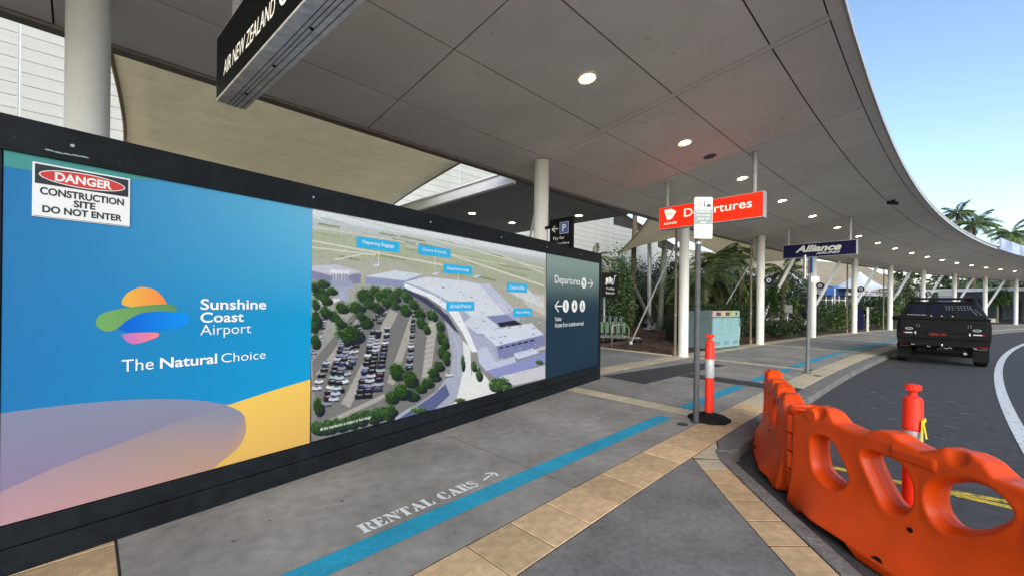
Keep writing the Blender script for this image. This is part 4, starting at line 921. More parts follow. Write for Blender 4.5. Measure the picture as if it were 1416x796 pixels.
for (x, y, rx, ry) in [(690, 528, 14, 9), (684, 534, 10, 7), (702, 536, 9, 5), (578, 566, 12, 4), (636, 553, 8, 4), (640, 500, 3, 12), (662, 516, 5, 10), (655, 505, 4, 8), (745, 500, 5, 3)]: ptree(x, y, rx, ry, 40, 1.15)
P.build('aerial_picture', M['print_grain'], hb)
topO = .0004
LB = pm('label_cyan', rgb(25, 168, 220), .35, .03, 4)
for (x0, y0, x1, y1, x2, y2, x3, y3, tx) in [(493, 326, 552, 336, 552, 349, 493, 343, 'Departing Baggage'), (578, 338, 623, 345, 623, 357, 578, 352, 'Check-in & Security'), (613, 364, 653, 369, 653, 381, 613, 377, 'Departures Lounge'), (617, 417, 656, 416, 656, 429, 617, 430, 'Arrivals Precinct'), (701, 391, 729, 392, 729, 405, 701, 403, 'Check-in & Bar'), (710, 426, 736, 426, 736, 437, 710, 438, 'Airport Dining')]:
    q = [measured(x0, y0), measured(x1, y1), measured(x2, y2), measured(x3, y3)]
    u0 = (q[0][0] + q[3][0]) / 2; u1 = (q[1][0] + q[2][0]) / 2; v1 = (q[0][1] + q[1][1]) / 2; v0 = (q[2][1] + q[3][1]) / 2
    flat([[(u0, v0), (u1, v0), (u1, v1), (u0, v1)]], frh, LB, hb, 'caption_label', off=topO + .0005)
    htext(tx, u0 + (u1 - u0) * .13, u1 - (u1 - u0) * .13, v0 + (v1 - v0) * .32, v0 + (v1 - v0) * .74, o=topO + .0012)
    flat([bar((u0 + u1) / 2, v0, (u0 + u1) / 2, v0 - .16, .004)], frh, M['ink_white'], hb, 'pointer', off=topO + .0003)
htext('Artist impression is subject to final design', 1.34, 1.86, .355, .395, o=topO + .001)

# danger sign fixed on the hoarding
dg = empty('danger_sign', 'white danger construction site sign fixed on the blue hoarding panel', 'sign')
bb = MB(); bb.hexa([HP(-.353, 2.004, .002), HP(.057, 2.004, .002), HP(.057, 2.004, .007), HP(-.353, 2.004, .007), HP(-.353, 2.315, .002), HP(.057, 2.315, .002), HP(.057, 2.315, .007), HP(-.353, 2.315, .007)]); bb.build('plate', M['ink_white'], dg)
flat([[(-.344, 2.195), (.048, 2.195), (.048, 2.306), (-.344, 2.306)]], frh, M['ink_black'], dg, 'header', off=.0085)
flat([circ(-.148, 2.25, .182, 32, ry=.046)], frh, M['ink_white'], dg, 'oval_rim', off=.0092)
flat([circ(-.148, 2.25, .177, 32, ry=.041)], frh, M['ink_red'], dg, 'oval', off=.0099)
htext('DANGER', -.268, -.028, 2.224, 2.276, bold=.035, par=dg, o=.0108)
htext('CONSTRUCTION', -.325, .028, 2.134, 2.178, mat=M['ink_black'], bold=.03, par=dg, o=.0088)
htext('SITE', -.192, -.10, 2.084, 2.126, mat=M['ink_black'], bold=.03, par=dg, o=.0088)
htext('DO NOT ENTER', -.315, .020, 2.032, 2.074, mat=M['ink_black'], bold=.03, par=dg, o=.0088)
flat([[(-.350, 2.008), (.053, 2.008), (.053, 2.010), (-.350, 2.010)]], frh, M['ink_black'], dg, 'border', off=.0088)

# ================================================================== HANGING SIGNS
def hanging(name, label, s_, n0, n1, z0, z1, dep, face_mat, body_mat, hung=True, ends=None):
    r_ = empty(name, label, 'sign')
    a, c = ends or (W(s_, n0), W(s_, n1)); x_ = (c - a).normalized(); t_ = Vector((-x_.y, x_.x, 0)); t_ = t_ if t_.dot(T(s_)) > 0 else -t_
    def q(u, z, o): p = a + x_ * u + t_ * o; return Vector((p.x, p.y, z))
    L = (c - a).length
    bb = MB(); bb.hexa([q(0, z0, 0), q(L, z0, 0), q(L, z0, dep), q(0, z0, dep), q(0, z1, 0), q(L, z1, 0), q(L, z1, dep), q(0, z1, dep)]); bb.build('box', body_mat, r_, bevel=.006)
    fr = frame(q(0, z0, 0), x_, (0, 0, 1)); H = z1 - z0
    bb = MB(); m_ = .018; bb.hexa([q(m_, z0 + m_, -.004), q(L - m_, z0 + m_, -.004), q(L - m_, z0 + m_, .001), q(m_, z0 + m_, .001), q(m_, z1 - m_, -.004), q(L - m_, z1 - m_, -.004), q(L - m_, z1 - m_, .001), q(m_, z1 - m_, .001)]); bb.build('face', face_mat, r_)
    if hung:
        for f in (.07, .91):
            p = q(L * f, z1, dep / 2); nn = n0 + (n1 - n0) * f
            bb = MB(); bb.tube([p, (p.x, p.y, zs(nn))], .042, 14); bb.build('hanger', M['silver'], r_, 'auto')
            bb = MB(); bb.lathe([(.075, -.012), (.075, 0)], (p.x, p.y, zs(nn)), 14); bb.build('ceiling_plate', M['silver'], r_)
    return r_, fr, L, H, q
r_, fr, L, H, q = hanging('departures_sign', 'red backlit departures sign hanging from the canopy', 3.32, .72, 2.90, 3.27, 3.79, .17, M['red_lit'], M['silver'])
text('Departures', fr @ Matrix.Translation((.60, .165, 0)), 1.37, .235, M['white_lit'], r_, bold=.004, off=.007)
sh = [[(.13, .43), (.16, .45), (.30, .455), (.41, .385), (.405, .36), (.315, .225), (.22, .205), (.205, .215)]]
flat(sh, fr, M['white_lit'], r_, 'emblem', off=.007)
text('virgin', fr @ Matrix.Translation((.19, .29, 0)), .16, .095, M['ink_red'], r_, bold=.0, shear=.4, off=.009)
text('australia', fr @ Matrix.Translation((.125, .105, 0)), .31, .06, M['white_lit'], r_, bold=.004, off=.007)
r_, fr, L, H, q = hanging('airline_sign', 'navy airline sign with white italic lettering hanging from the canopy', 12.45, .74, 2.93, 3.30, 3.81, .17, M['navy'], M['silver'])
text('Alliance', fr @ Matrix.Translation((.40, .19, 0)), 1.38, .25, M['ink_white'], r_, bold=.04, shear=.35, off=.007)
text('AIRLINES', fr @ Matrix.Translation((1.04, .085, 0)), .70, .08, M['ink_white'], r_, bold=.02, shear=.3, off=.007)
# black overhead sign near the camera
r_, fr, L, H, q = hanging('overhead_airline_sign', 'black airline sign with silver ribbed underside overhead at the top of the view', -5.22, .80, 2.90, 3.30, 3.86, .226, M['black'], M['sign_grey'], True, ends=(Vector((-2.65, 3.60, 0)), Vector((-1.02, 2.19, 0))))
text('AIR NEW ZEALAND', fr @ Matrix.Translation((.24, .133, 0)), 1.17, .12, M['white_lit'], r_, bold=.0, shear=.25, off=.006)
flat(ring(1.56, .20, .053, .078, 20) + ring(1.56, .20, .015, .03, 12), fr, M['white_lit'], r_, 'koru_symbol', off=.006)
for o_ in (.085, .115, .145, .19):
    bb = MB(); bb.hexa([q(.0, 3.296, o_ - .003), q(L, 3.296, o_ - .003), q(L, 3.296, o_ + .001), q(0, 3.296, o_ + .001), q(0, 3.301, o_ - .003), q(L, 3.301, o_ - .003), q(L, 3.301, o_ + .001), q(0, 3.301, o_ + .001)]); bb.build('rib', M['dark_post'], r_)
for u_, o_ in ((.36, .13), (1.0, .13), (1.65, .13)):
    bb = MB(); bb.lathe([(.011, -.008), (.012, 0)], q(u_, 3.30, o_ - .0), 10); bb.build('screw', M['black'], r_)

# parking sign on the column behind the hoarding
ps = empty('parking_sign', 'black sign with blue parking square behind the right end of the hoarding', 'sign')
a = W(-.05, .27); x_ = N(0)
fr = frame(Vector((a.x, a.y, 2.52)), x_, (0, 0, 1))
bb = MB(); bb.hexa([fr @ Vector(v) for v in ((0, 0, -.06), (.52, 0, -.06), (.52, 0, 0), (0, 0, 0), (0, .56, -.06), (.52, .56, -.06), (.52, .56, 0), (0, .56, 0))]); bb.build('board', M['black'], ps)
flat([[(.24, .27), (.44, .27), (.44, .48), (.24, .48)]], fr, M['ink_white'], ps, 'square_rim', off=.003)
flat([[(.247, .277), (.433, .277), (.433, .473), (.247, .473)]], fr, M['ink_blue'], ps, 'square', off=.004)
text('P', fr @ Matrix.Translation((.30, .31, 0)), .085, .13, M['ink_white'], ps, bold=.02, off=.006)
flat(arrow(.20, .375, .065, .375, .018, .09), fr, M['ink_white'], ps, 'arrow', off=.004)
text('Pay for', fr @ Matrix.Translation((.09, .155, 0)), .26, .075, M['ink_white'], ps, off=.004)
text('Parking Here', fr @ Matrix.Translation((.06, .06, 0)), .40, .065, M['ink_white'], ps, off=.004)
bb = MB(); bb.beam(W(-.02, .13, 2.95), W(-.02, .28, 2.95), .04, .05); bb.beam(W(-.02, .13, 2.65), W(-.02, .28, 2.65), .04, .05); bb.build('bracket', M['black'], ps)

# ================================================================== SIGNPOSTS
sg = empty('parking_restriction_sign', 'grey post with a white and grey parking restriction plate beside the red bollard', 'signpost', loc=(2.44, 5.33, 0))
bb = MB(); bb.tube([(0, 0, 0), (.0, 0, 2.5)], .036, 16); bb.build('post', M['dark_post'], sg, 'auto')
bb = MB(); bb.lathe([(.08, 0), (.08, .006)], (0, 0, .001), 18); bb.build('foot_plate', M['dark_post'], sg)
fr = frame((-.075, -.045, 2.40), (.995, -.03, 0), (0, 0, 1)); pw, ph = .235, .54
def rrect(x0, y0, x1, y1, r, n=4):
    out = []
    for cx, cy, a0 in ((x1 - r, y1 - r, 0), (x0 + r, y1 - r, 90), (x0 + r, y0 + r, 180), (x1 - r, y0 + r, 270)):
        for k in range(n + 1): a = R(a0 + 90 * k / n); out.append((cx + r * math.cos(a), cy + r * math.sin(a)))
    return out
bb = MB(); bb.prism([fr @ Vector((x, y, -.004)) for x, y in rrect(0, 0, pw, ph, .02)], fr.to_3x3() @ Vector((0, 0, .005))); bb.build('plate', M['ink_white'], sg)
flat([[(.004, .185), (pw - .004, .185), (pw - .004, .372), (.004, .372)]], fr, M['ink_grey'], sg, 'plate_band', off=.003)
flat(ring(.062, .44, .030, .036, 18), fr, M['ink_red'], sg, 'symbol_ring', off=.003)
text('P', fr @ Matrix.Translation((.048, .415, 0)), .028, .05, M['ink_grey'], sg, bold=.01, off=.003)
flat([circ(.127, .475, .010, 8), bar(.127, .46, .127, .405, .013), [(.155, .415), (.215, .415), (.215, .43), (.203, .435), (.197, .452), (.173, .452), (.166, .435), (.155, .43)]] + ring(.168, .413, .004, .009, 8) + ring(.203, .413, .004, .009, 8), fr, M['ink_black'], sg, 'pictogram', off=.003)
for i, t_ in enumerate(['PASSENGER', 'PICK UP AND', 'DROP OFF', 'ONLY']):
    wd = (.185, .175, .15, .085)[i]; text(t_, fr @ Matrix.Translation(((pw - wd) / 2, .335 - i * .046, 0)), wd, .026, M['ink_white'], sg, bold=.01, off=.005)
for i, t_ in enumerate(['DRIVER MUST', 'REMAIN', 'WITH VEHICLE']):
    wd = (.195, .11, .20)[i]; text(t_, fr @ Matrix.Translation(((pw - wd) / 2, .138 - i * .042, 0)), wd, .024, M['ink_grey'], sg, bold=.008, off=.003)
flat([circ(.117, .508, .007, 10), circ(.117, .025, .007, 10)], fr, M['ink_black'], sg, 'bolt', off=.0052)
bb = MB(); bb.lathe([(.045, 0), (.045, .03)], (0, 0, 2.45), 12); bb.lathe([(.045, 0), (.045, .03)], (0, 0, 2.43 - .1), 12); bb.build('clamp', M['galv'], sg)

s2 = empty('kerbside_signpost', 'galvanised signpost with plates seen edge on below the navy airline sign', 'signpost', loc=(6.82, 9.33, 0))
bb = MB(); bb.tube([(0, 0, 0), (.03, 0, 2.66)], .036, 14); bb.build('post', M['post_grey'], s2, 'auto')
bb = MB(); bb.lathe([(.09, 0), (.09, .008)], (0, 0, .001), 16); bb.build('foot_plate', M['dark_post'], s2)
bb = MB(); bb.box((-.10, -.01, 2.42), (.02, .24, .54), rot=R(-62 + 35)); bb.build('plate', M['ink_white'], s2)
bb = MB(); bb.box((.055, -.03, 2.48), (.02, .22, .36), rot=R(-30)); bb.build('plate', M['ink_blue'], s2)['label'] = 'blue faced plate'
bb = MB(); bb.box((.13, .02, 2.15), (.24, .02, .13), rot=R(-8)); bb.build('plate', M['ink_white'], s2)
bb = MB(); bb.beam((-.12, 0, 2.6), (.07, 0, 2.6), .03, .03); bb.beam((-.12, 0, 2.25), (.07, 0, 2.25), .03, .03); bb.build('clamp', M['galv'], s2)

# ================================================================== BOLLARDS
def bollard(label, loc, tilt=0., tape=False, detailed=True):
    r_ = empty('traffic_bollard', label, 'bollard', 'red plastic traffic bollards', loc=loc)
    r_.rotation_euler = (tilt, 0, R(20))
    bb = MB(); pr = [(.265, 0), (.265, .035), (.235, .05), (.10, .062), (.085, .10), (.07, .105)]; bb.lathe(pr, (0, 0, 0), 8); bb.build('rubber_base', M['black_rubber'], r_, bevel=.006)
    bb = MB(); bb.lathe([(.06, .09), (.057, .1), (.055, .56), (.055, .82), (.061, .825), (.061, .84), (.058, .845), (.057, 1.03), (.050, 1.055), (.030, 1.065)], seg=28); bb.build('tube', M['fluoro'], r_, 'auto')
    bb = MB(); bb.lathe([(.0565, .57), (.0575, .575), (.0575, .81), (.0565, .815)], seg=28); bb.build('reflective_sleeve', M['reflective'], r_, 'auto')
    bb = MB(); bb.lathe([(.026, 1.06), (.022, 1.09), (.030, 1.105), (.048, 1.112), (.048, 1.14), (.035, 1.15), (.0, 1.152)], seg=20); bb.box((0, 0, 1.125), (.13, .03, .028)); bb.build('top_handle', M['fluoro'], r_, 'auto')
    if tape:
        bb = MB()
        for a0, a1, wv in (((-.02, -.064, .90), (-.045, -.072, .74), .022), ((-.015, -.066, .90), (.0, -.08, .77), .018), ((-.03, -.064, .885), (.02, -.066, .905), .03)):
            bb.beam(a0, a1, wv, .002, up=Vector((0, 1, 0)))
        bb.build('tape_knot', pm('yellow_tape', (.75, .6, .03), .4, .1, 10), r_)
    return r_
bollard('red and silver bollard on a black rubber foot beside the signpost', (2.67, 5.45, 0), R(0))
b2_ = bollard('red bollard with yellow tape standing in the road behind the orange barrier', (2.90, 2.92, -.13), 0, True)
b2_.scale = (.97, .97, .975)

# ================================================================== ORANGE BARRIERS
def sdpoly(P_, X, Z):
    P_ = np.array(P_); n = len(P_); d = np.full(X.shape, 1e9); sgn = np.ones(X.shape); j = n - 1
    for i in range(n):
        ax, az = P_[i]; bx_, bz = P_[j]; ex, ez = bx_ - ax, bz - az; wx, wz = X - ax, Z - az
        t = np.clip((wx * ex + wz * ez) / (ex * ex + ez * ez), 0, 1); dx, dz = wx - ex * t, wz - ez * t
        d = np.minimum(d, dx * dx + dz * dz)
        c1 = Z >= az; c2 = Z < bz; c3 = ex * wz > ez * wx
        flip = (c1 & c2 & c3) | (~c1 & ~c2 & ~c3); sgn = np.where(flip, -sgn, sgn); j = i
    return sgn * np.sqrt(d)
def smax(a, b, k): h = np.clip(.5 - .5 * (b - a) / k, 0, 1); return b * (1 - h) + a * h + k * h * (1 - h)
def smin(a, b, k): return -smax(-a, -b, k)
def nets(F, org, hstep):
    nx, ny, nz = F.shape; ins = F < 0
    c = [ins[a:nx - 1 + a, b:ny - 1 + b, d:nz - 1 + d] for a in (0, 1) for b in (0, 1) for d in (0, 1)]
    tot = sum(x.astype(np.int8) for x in c); act = (tot > 0) & (tot < 8)
    acc = np.zeros(act.shape + (3,)); cnt = np.zeros(act.shape)
    off = [(a, b, d) for a in (0, 1) for b in (0, 1) for d in (0, 1)]
    for i in range(8):
        for j in range(i + 1, 8):
            o1, o2 = off[i], off[j]
            if sum(abs(p - q) for p, q in zip(o1, o2)) != 1: continue
            f1 = F[o1[0]:nx - 1 + o1[0], o1[1]:ny - 1 + o1[1], o1[2]:nz - 1 + o1[2]]; f2 = F[o2[0]:nx - 1 + o2[0], o2[1]:ny - 1 + o2[1], o2[2]:nz - 1 + o2[2]]
            m = (f1 < 0) != (f2 < 0); t = np.where(m, f1 / np.where(m, f1 - f2, 1), 0)
            for a in range(3): acc[..., a] += np.where(m, o1[a] + t * (o2[a] - o1[a]), 0)
            cnt += m
    idx = -np.ones(act.shape, int); ii = np.argwhere(act); idx[act] = np.arange(len(ii))
    V = (ii + acc[act] / cnt[act][:, None]) * hstep + np.array(org)
    Q = []
    for ax in range(3):
        sl = [slice(1, None)] * 3
        A = ins[tuple(slice(0, -1) if k == ax else slice(1, -1) for k in range(3))]; B = ins[tuple(slice(1, None) if k == ax else slice(1, -1) for k in range(3))]
        for pol in (0, 1):
            m = (A & ~B) if pol == 0 else (~A & B); e = np.argwhere(m)
            if not len(e): continue
            e = e + np.array([0 if k == ax else 1 for k in range(3)])
            u, v = [(1, 2), (2, 0), (0, 1)][ax]; du = np.eye(3, dtype=int)[u]; dv = np.eye(3, dtype=int)[v]
            q = [e - du - dv, e - dv, e, e - du]
            q = [idx[tuple(x.T)] for x in q]; q = np.stack(q, 1)
            if pol == 1: q = q[:, ::-1]
            Q.append(q)
    return V, np.concatenate(Q)
def barrier_mesh():
    hs = .0095; org = (-.16, -.30, -.04); dims = (2.32, .60, .98)
    xs, ys, zz = [np.arange(o_, o_ + d_, hs) for o_, d_ in zip(org, dims)]
    X2, Z2 = np.meshgrid(xs, zz, indexing='ij')
    def rnd_(pts, n=4):
        out = []; m_ = len(pts)
        for k in range(m_):
            p0, p1, p2, p3 = [np.array(pts[(k + d) % m_]) for d in (-1, 0, 1, 2)]
            for t in np.linspace(0, 1, n, endpoint=False): out.append(tuple(.5 * ((2 * p1) + (-p0 + p2) * t + (2 * p0 - 5 * p1 + 4 * p2 - p3) * t ** 2 + (-p0 + 3 * p1 - 3 * p2 + p3) * t ** 3)))
        return out
    outl = [(.055, .02), (.055, .745), (.075, .765), (.155, .77), (.18, .79), (.205, .85), (.25, .882), (.34, .882), (.39, .86), (.45, .80), (.56, .785), (.68, .79), (.72, .83), (.77, .85), (.86, .85), (.92, .82), (1.03, .80), (1.09, .83), (1.14, .865), (1.26, .875), (1.33, .85), (1.39, .79), (1.55, .785), (1.60, .84), (1.68, .87), (1.78, .87), (1.83, .83), (1.86, .80), (1.89, .74), (1.89, .02), (1.80, 0), (1.72, .055), (1.30, .055), (1.22, 0), (.78, 0), (.70, .055), (.28, .055), (.2, 0)]
    sil = sdpoly(outl, X2, Z2)
    h1 = [(.25, .60), (.30, .66), (.38, .67), (.45, .64), (.56, .48), (.56, .40), (.50, .33), (.40, .33), (.30, .37), (.26, .44)]
    h2 = [(.67, .63), (.71, .69), (.82, .70), (.93, .68), (.99, .60), (1.0, .48), (.96, .39), (.88, .36), (.81, .39), (.72, .52)]
    h3 = [(1.07, .55), (1.10, .64), (1.18, .70), (1.28, .74), (1.38, .73), (1.45, .68), (1.46, .62), (1.39, .52), (1.29, .44), (1.17, .40), (1.09, .45)]
    h4 = [(1.54, .60), (1.59, .66), (1.65, .67), (1.72, .64), (1.76, .57), (1.75, .48), (1.71, .42), (1.64, .39), (1.57, .43)]
    hol = np.full(X2.shape, 1e9)
    for h in (h1, h2, h3, h4): hol = np.minimum(hol, sdpoly(rnd_(h), X2, Z2) + .024)
    X, Y, Z = np.meshgrid(xs, ys, zz, indexing='ij'); A = np.abs(Y)
    sm_ = lambda t: t * t * (3 - 2 * t)
    # half thickness: broad foot, concave flank, slim wall; foot narrows towards the ends
    e = sm_(np.clip(np.minimum(X - .05, 1.92 - X) / .40, 0, 1)); foot = .135 + .115 * e
    f = np.clip((.46 - Z) / .40, 0, 1); wall = .088 + .0 * Z
    Th = wall + (foot - wall) * f ** 1.9
    Th = Th - .02 * np.clip((Z - .78) / .1, 0, 1)
    # rim swell round the holes
    rim = np.exp(-((hol - .035) / .03) ** 2)[:, None, :] * .005
    F = smax(A - Th - rim, sil[:, None, :], .018)
    flare = np.clip(A - .03, 0, 1) * .48
    F = smax(F, -(hol[:, None, :] - flare + .0), .011)
    # hinge knuckles: round stubs at each end that interleave with the next section's
    for xc, zz_ in ((0., ((.10, .27), (.43, .58))), (2.0, ((.28, .42), (.59, .73)))):
        for z0, z1 in zz_:
            cyl = np.maximum(np.sqrt((X - xc) ** 2 + Y ** 2) - .072, np.maximum(z0 - Z, Z - z1))
            web = np.maximum(np.maximum(np.abs(X - (xc + (.05 if xc < 1 else -.08))) - .07, A - .05), np.maximum(z0 - Z, Z - z1))
            F = smin(F, np.minimum(cyl, web), .008)
    # saddle scoops on top of the lugs
    for xc in (.31, 1.22, 1.74):
        for sg_ in (-1, 1):
            d = np.sqrt(((X - xc) / .055) ** 2 + ((Y - sg_ * .085) / .035) ** 2 + ((Z - .86) / .07) ** 2) - 1; F = smax(F, -d * .04, .015)
    # raised maker's panel, both sides, left blank
    d = np.maximum(np.abs(X - 1.0) - .13, np.abs(Z - .748) - .035); d = np.maximum(d, A - .100); F = smin(F, d, .006)
    # pivot boss near the joint
    d = np.maximum(np.sqrt((X - .24) ** 2 + (Z - .80) ** 2) - .055, A - .094); F = smin(F, d, .006)
    # seam groove
    F = F + .004 * np.exp(-(Y / .006) ** 2)
    V, Q = nets(F, org, hs)
    me = bpy.data.meshes.new('body'); me.from_pydata(V.tolist(), [], Q.tolist()); me.update()
    bm = bmesh.new(); bm.from_mesh(me)
    for _ in range(1): bmesh.ops.smooth_vert(bm, verts=bm.verts, factor=.4, use_axis_x=True, use_axis_y=True, use_axis_z=True)
    bm.to_mesh(me); bm.free(); me.shade_smooth(); me.materials.append(M['orange']); return me
bme_ = barrier_mesh()
def barrier(label, loc, ang):
    r_ = empty('water_filled_barrier', label, 'barrier', 'orange plastic road barriers', loc=loc, rz=ang)
    share('body', bme_, r_, (0, 0, 0))
    for sg_ in (-1, 1):
        for (x, z, rr, o_) in ((1.01, .31, .017, .112), (1.55, .745, .034, .083), (.92, .045, .05, .234)):
            bb = MB(); bb.lathe([(rr, -.02), (rr, .004), (rr * .8, .006)], (x, sg_ * o_, z), 16, Matrix.Rotation(R(-90 * sg_), 3, 'X')); bb.build('plug', M['black_rubber'], r_)
    return r_
# near module runs from the joint towards and past the camera's right; the far one folds away from the kerb
d1 = Vector((.10, -1)).normalized(); barrier('orange barrier nearest the camera, running out of the frame at the right', (2.47, 3.50, -.13), math.atan2(d1.y, d1.x))
d2 = Vector((.46, .89)).normalized(); barrier('orange barrier seen end on beyond the joint, beside the signpost', (2.47 + d2.x * 1.99, 3.50 + d2.y * 1.99, -.13), math.atan2(-d2.y, -d2.x))
hl = MB()
lp = [(2.50, 3.60), (2.62, 3.66), (2.78, 3.62), (2.86, 3.50), (2.80, 3.40), (2.62, 3.42)]
r_ = empty('joining_handle', 'orange plastic joining loop between the two barrier sections', 'handle')
bb = MB(); cen = Vector((2.56, 3.50)); o3 = [(cen.x + .125 * math.cos(a), cen.y + .075 * math.sin(a)) for a in np.linspace(0, 6.283, 24, endpoint=False)]; bb.tube([(x, y, .66) for x, y in o3] + [(o3[0][0], o3[0][1], .66)], .024, 10, cap=False); bb.build('loop', M['orange'], r_, True)

# ================================================================== RECYCLING BINS
bn = empty('recycling_station', 'teal metal recycling station with three coloured openings beside the column', 'bin', loc=(6.73, 13.62, 0), rz=math.atan2(1.16, 1.57))
LB_, DB_, HB_ = 1.95, .98, 1.12
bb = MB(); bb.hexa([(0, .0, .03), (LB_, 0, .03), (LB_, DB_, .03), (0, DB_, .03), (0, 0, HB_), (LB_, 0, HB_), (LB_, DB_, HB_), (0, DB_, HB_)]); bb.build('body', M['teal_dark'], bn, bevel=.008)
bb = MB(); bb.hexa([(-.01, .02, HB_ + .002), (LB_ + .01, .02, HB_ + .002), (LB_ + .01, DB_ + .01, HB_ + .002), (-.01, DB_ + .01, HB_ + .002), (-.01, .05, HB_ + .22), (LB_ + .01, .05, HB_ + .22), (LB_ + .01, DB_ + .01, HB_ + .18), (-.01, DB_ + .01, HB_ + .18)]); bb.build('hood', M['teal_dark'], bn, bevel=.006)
for i in range(3):
    x0 = .02 + i * .64; bb = MB(); bb.box((x0 + .315, -.012, .58), (.62, .02, 1.02)); d_ = bb.build('door', M['teal'], bn, bevel=.004)
    for k in range(7):
        for j in range(3):
            bb = MB() if k == 0 and j == 0 else bb
            bb.box((x0 + .14 + k * .055, -.0225, .17 + j * .045), (.03, .004, .022))
    bb.build('vent_slots', M['interior'], d_)
    bb = MB(); bb.box((x0 + .315, -.025, .85), (.025, .012, .025)); bb.build('lock', M['dark_post'], d_)
    bb = MB(); bb.box((x0 + .315, -.004, 1.225), (.61, .045, .20)); bb.build('opening_surround', [M['pink_p'], M['yel_p'], M['grn_p']][i], bn, bevel=.004)
    bb = MB()
    if i < 2: bb.box((x0 + .36, -.03, 1.225), (.30, .012, .12))
    else: bb.lathe([(.055, -.004), (.055, .008)], (x0 + .36, -.03, 1.225), 18, Matrix.Rotation(R(90), 3, 'X'))
    bb.build('opening', M['interior'], bn)

# ================================================================== TROLLEYS
def trolley():
    r_ = empty('luggage_trolley', 'x', 'trolley', 'luggage trolleys nested behind the hoarding')
    bb = MB()
    for y in (-.27, .27): bb.tube([(0, y, 1.02), (-.05, y, .95), (0, y, .3), (.75, y * .6, .18)], .014, 8)
    bb.tube([(0, -.27, 1.02), (0, .27, 1.02)], .014, 8); bb.tube([(.0, -.27, .55), (0, .27, .55)], .01, 8); bb.build('frame', M['galv'], r_, True)
    bb = MB(); bb.tube([(-.09, -.29, 1.04), (-.09, .29, 1.04)], .02, 8); bb.build('push_handle', M['ink_blue'], r_)
    bb = MB(); bb.box((.30, 0, .24), (.7, .42, .02)); bb.build('deck', M['galv'], r_)
    bb = MB(); bb.box((.06, 0, .62), (.10, .46, .42)); bb.build('back_panel', M['green_tank'], r_)
    for x, y in ((.0, -.25), (.0, .25), (.72, 0)):
        bb = MB(); bb.lathe([(.065, -.016), (.065, .016)], (x, y, .07), 14, Matrix.Rotation(R(90), 3, 'X')); bb.build('wheel', M['black_rubber'], r_)
    return r_
t0 = trolley(); tl = ['nearest luggage trolley at the front of the nested row', 'second luggage trolley in the nested row', 'third luggage trolley in the nested row', 'fourth luggage trolley in the nested row', 'rearmost luggage trolley in the nested row']
p0 = Vector((4.05, 15.3, 0)); dd = Vector((-.9, -.20, 0)).normalized()
for i in range(5):
    t = t0 if i == 0 else copy_tree(t0)
    t.location = (4.28 - .205 * i, 15.75 + .03 * i, 0); t.rotation_euler = (0, 0, R(-8)); t['label'] = tl[4 - i]
hr = MB(); a_ = Vector((3.55, 14.35, 0)); c_ = Vector((4.25, 14.75, 0)); pts = [a_, a_ + Vector((0, 0, .66)), a_.lerp(c_, .06) + Vector((0, 0, .76)), a_.lerp(c_, .75) + Vector((0, 0, .80)), c_ + Vector((0, 0, .70)), c_ + Vector((.03, .02, .55)), c_ + Vector((.03, .02, 0))]
hr.tube(pts, .022, 10); tag(hr.build('hoop_rail', M['galv'], smooth=True), 'bent steel hoop rail guarding the nested trolleys', 'rail')
tr = empty('trolley_return_sign', 'black trolley return sign on a grey post behind the nested trolleys', 'sign')
fr = frame((3.50, 15.85, 1.78), (.99, -.10, 0), (0, 0, 1))
bb = MB(); bb.hexa([fr @ Vector(v) for v in ((0, 0, -.04), (.64, 0, -.04), (.64, 0, 0), (0, 0, 0), (0, .95, -.04), (.64, .95, -.04), (.64, .95, 0), (0, .95, 0))]); bb.build('board', M['black'], tr)
bb = MB(); bb.tube([(3.62, 15.9, 0), (3.62, 15.9, 1.8)], .045, 10); bb.build('post', M['galv'], tr, True)
text('Trolley', fr @ Matrix.Translation((.17, .26, 0)), .33, .11, M['ink_white'], tr, bold=.01, off=.004)
text('Return', fr @ Matrix.Translation((.17, .12, 0)), .33, .09, M['ink_white'], tr, bold=.01, off=.004)
flat([[(.16, .56), (.26, .56), (.26, .74), (.16, .74)], [(.275, .56), (.36, .56), (.36, .77), (.275, .77)], [(.375, .56), (.42, .56), (.42, .72), (.375, .72)], bar(.12, .53, .47, .53, .025), bar(.46, .53, .50, .82, .02), bar(.50, .82, .56, .82, .02)] + ring(.18, .49, .01, .025, 10) + ring(.42, .49, .01, .025, 10), fr, M['ink_white'], tr, 'trolley_symbol', off=.004)

# green hydrant unit, small panel sign, poster board, info pylon
hy = empty('gas_bottle_stand', 'small green tank on a white frame in the garden right of the teal bin', 'tank', loc=W(13.6, -1.35))
bb = MB(); bb.lathe([(.10, .62), (.16, .66), (.17, .85), (.14, .95), (.06, 1.0)], seg=16); bb.build('tank', M['green_tank'], hy, True)
bb = MB(); bb.tube([(-.12, 0, 0), (-.12, 0, .66)], .02, 8); bb.tube([(.12, 0, 0), (.12, 0, .66)], .02, 8); bb.tube([(-.12, 0, .3), (.12, 0, .3)], .02, 8); bb.tube([(-.1, 0, .12), (.1, 0, .55)], .016, 8); bb.build('stand', M['white_steel'], hy, True)
pn = empty('garden_panel_sign', 'small grey panel on a thin post in the garden near the first raking strut', 'sign', loc=W(19.2, -1.35))
bb = MB(); bb.tube([(0, 0, 0), (.12, .05, 1.2)], .03, 8); bb.build('post', M['galv'], pn)
bb = MB(); bb.box((.12, 0, 1.35), (.34, .03, .42), rot=R(-40)); bb.build('panel', M['silver'], pn)
po = empty('poster_board', 'navy poster board with a white post between the far columns', 'sign', loc=W(27.4, -.6))
bb = MB(); bb.box((0, 0, .75), (.6, .08, 1.3), rot=R(-45)); bb.build('board', M['navy'], po)
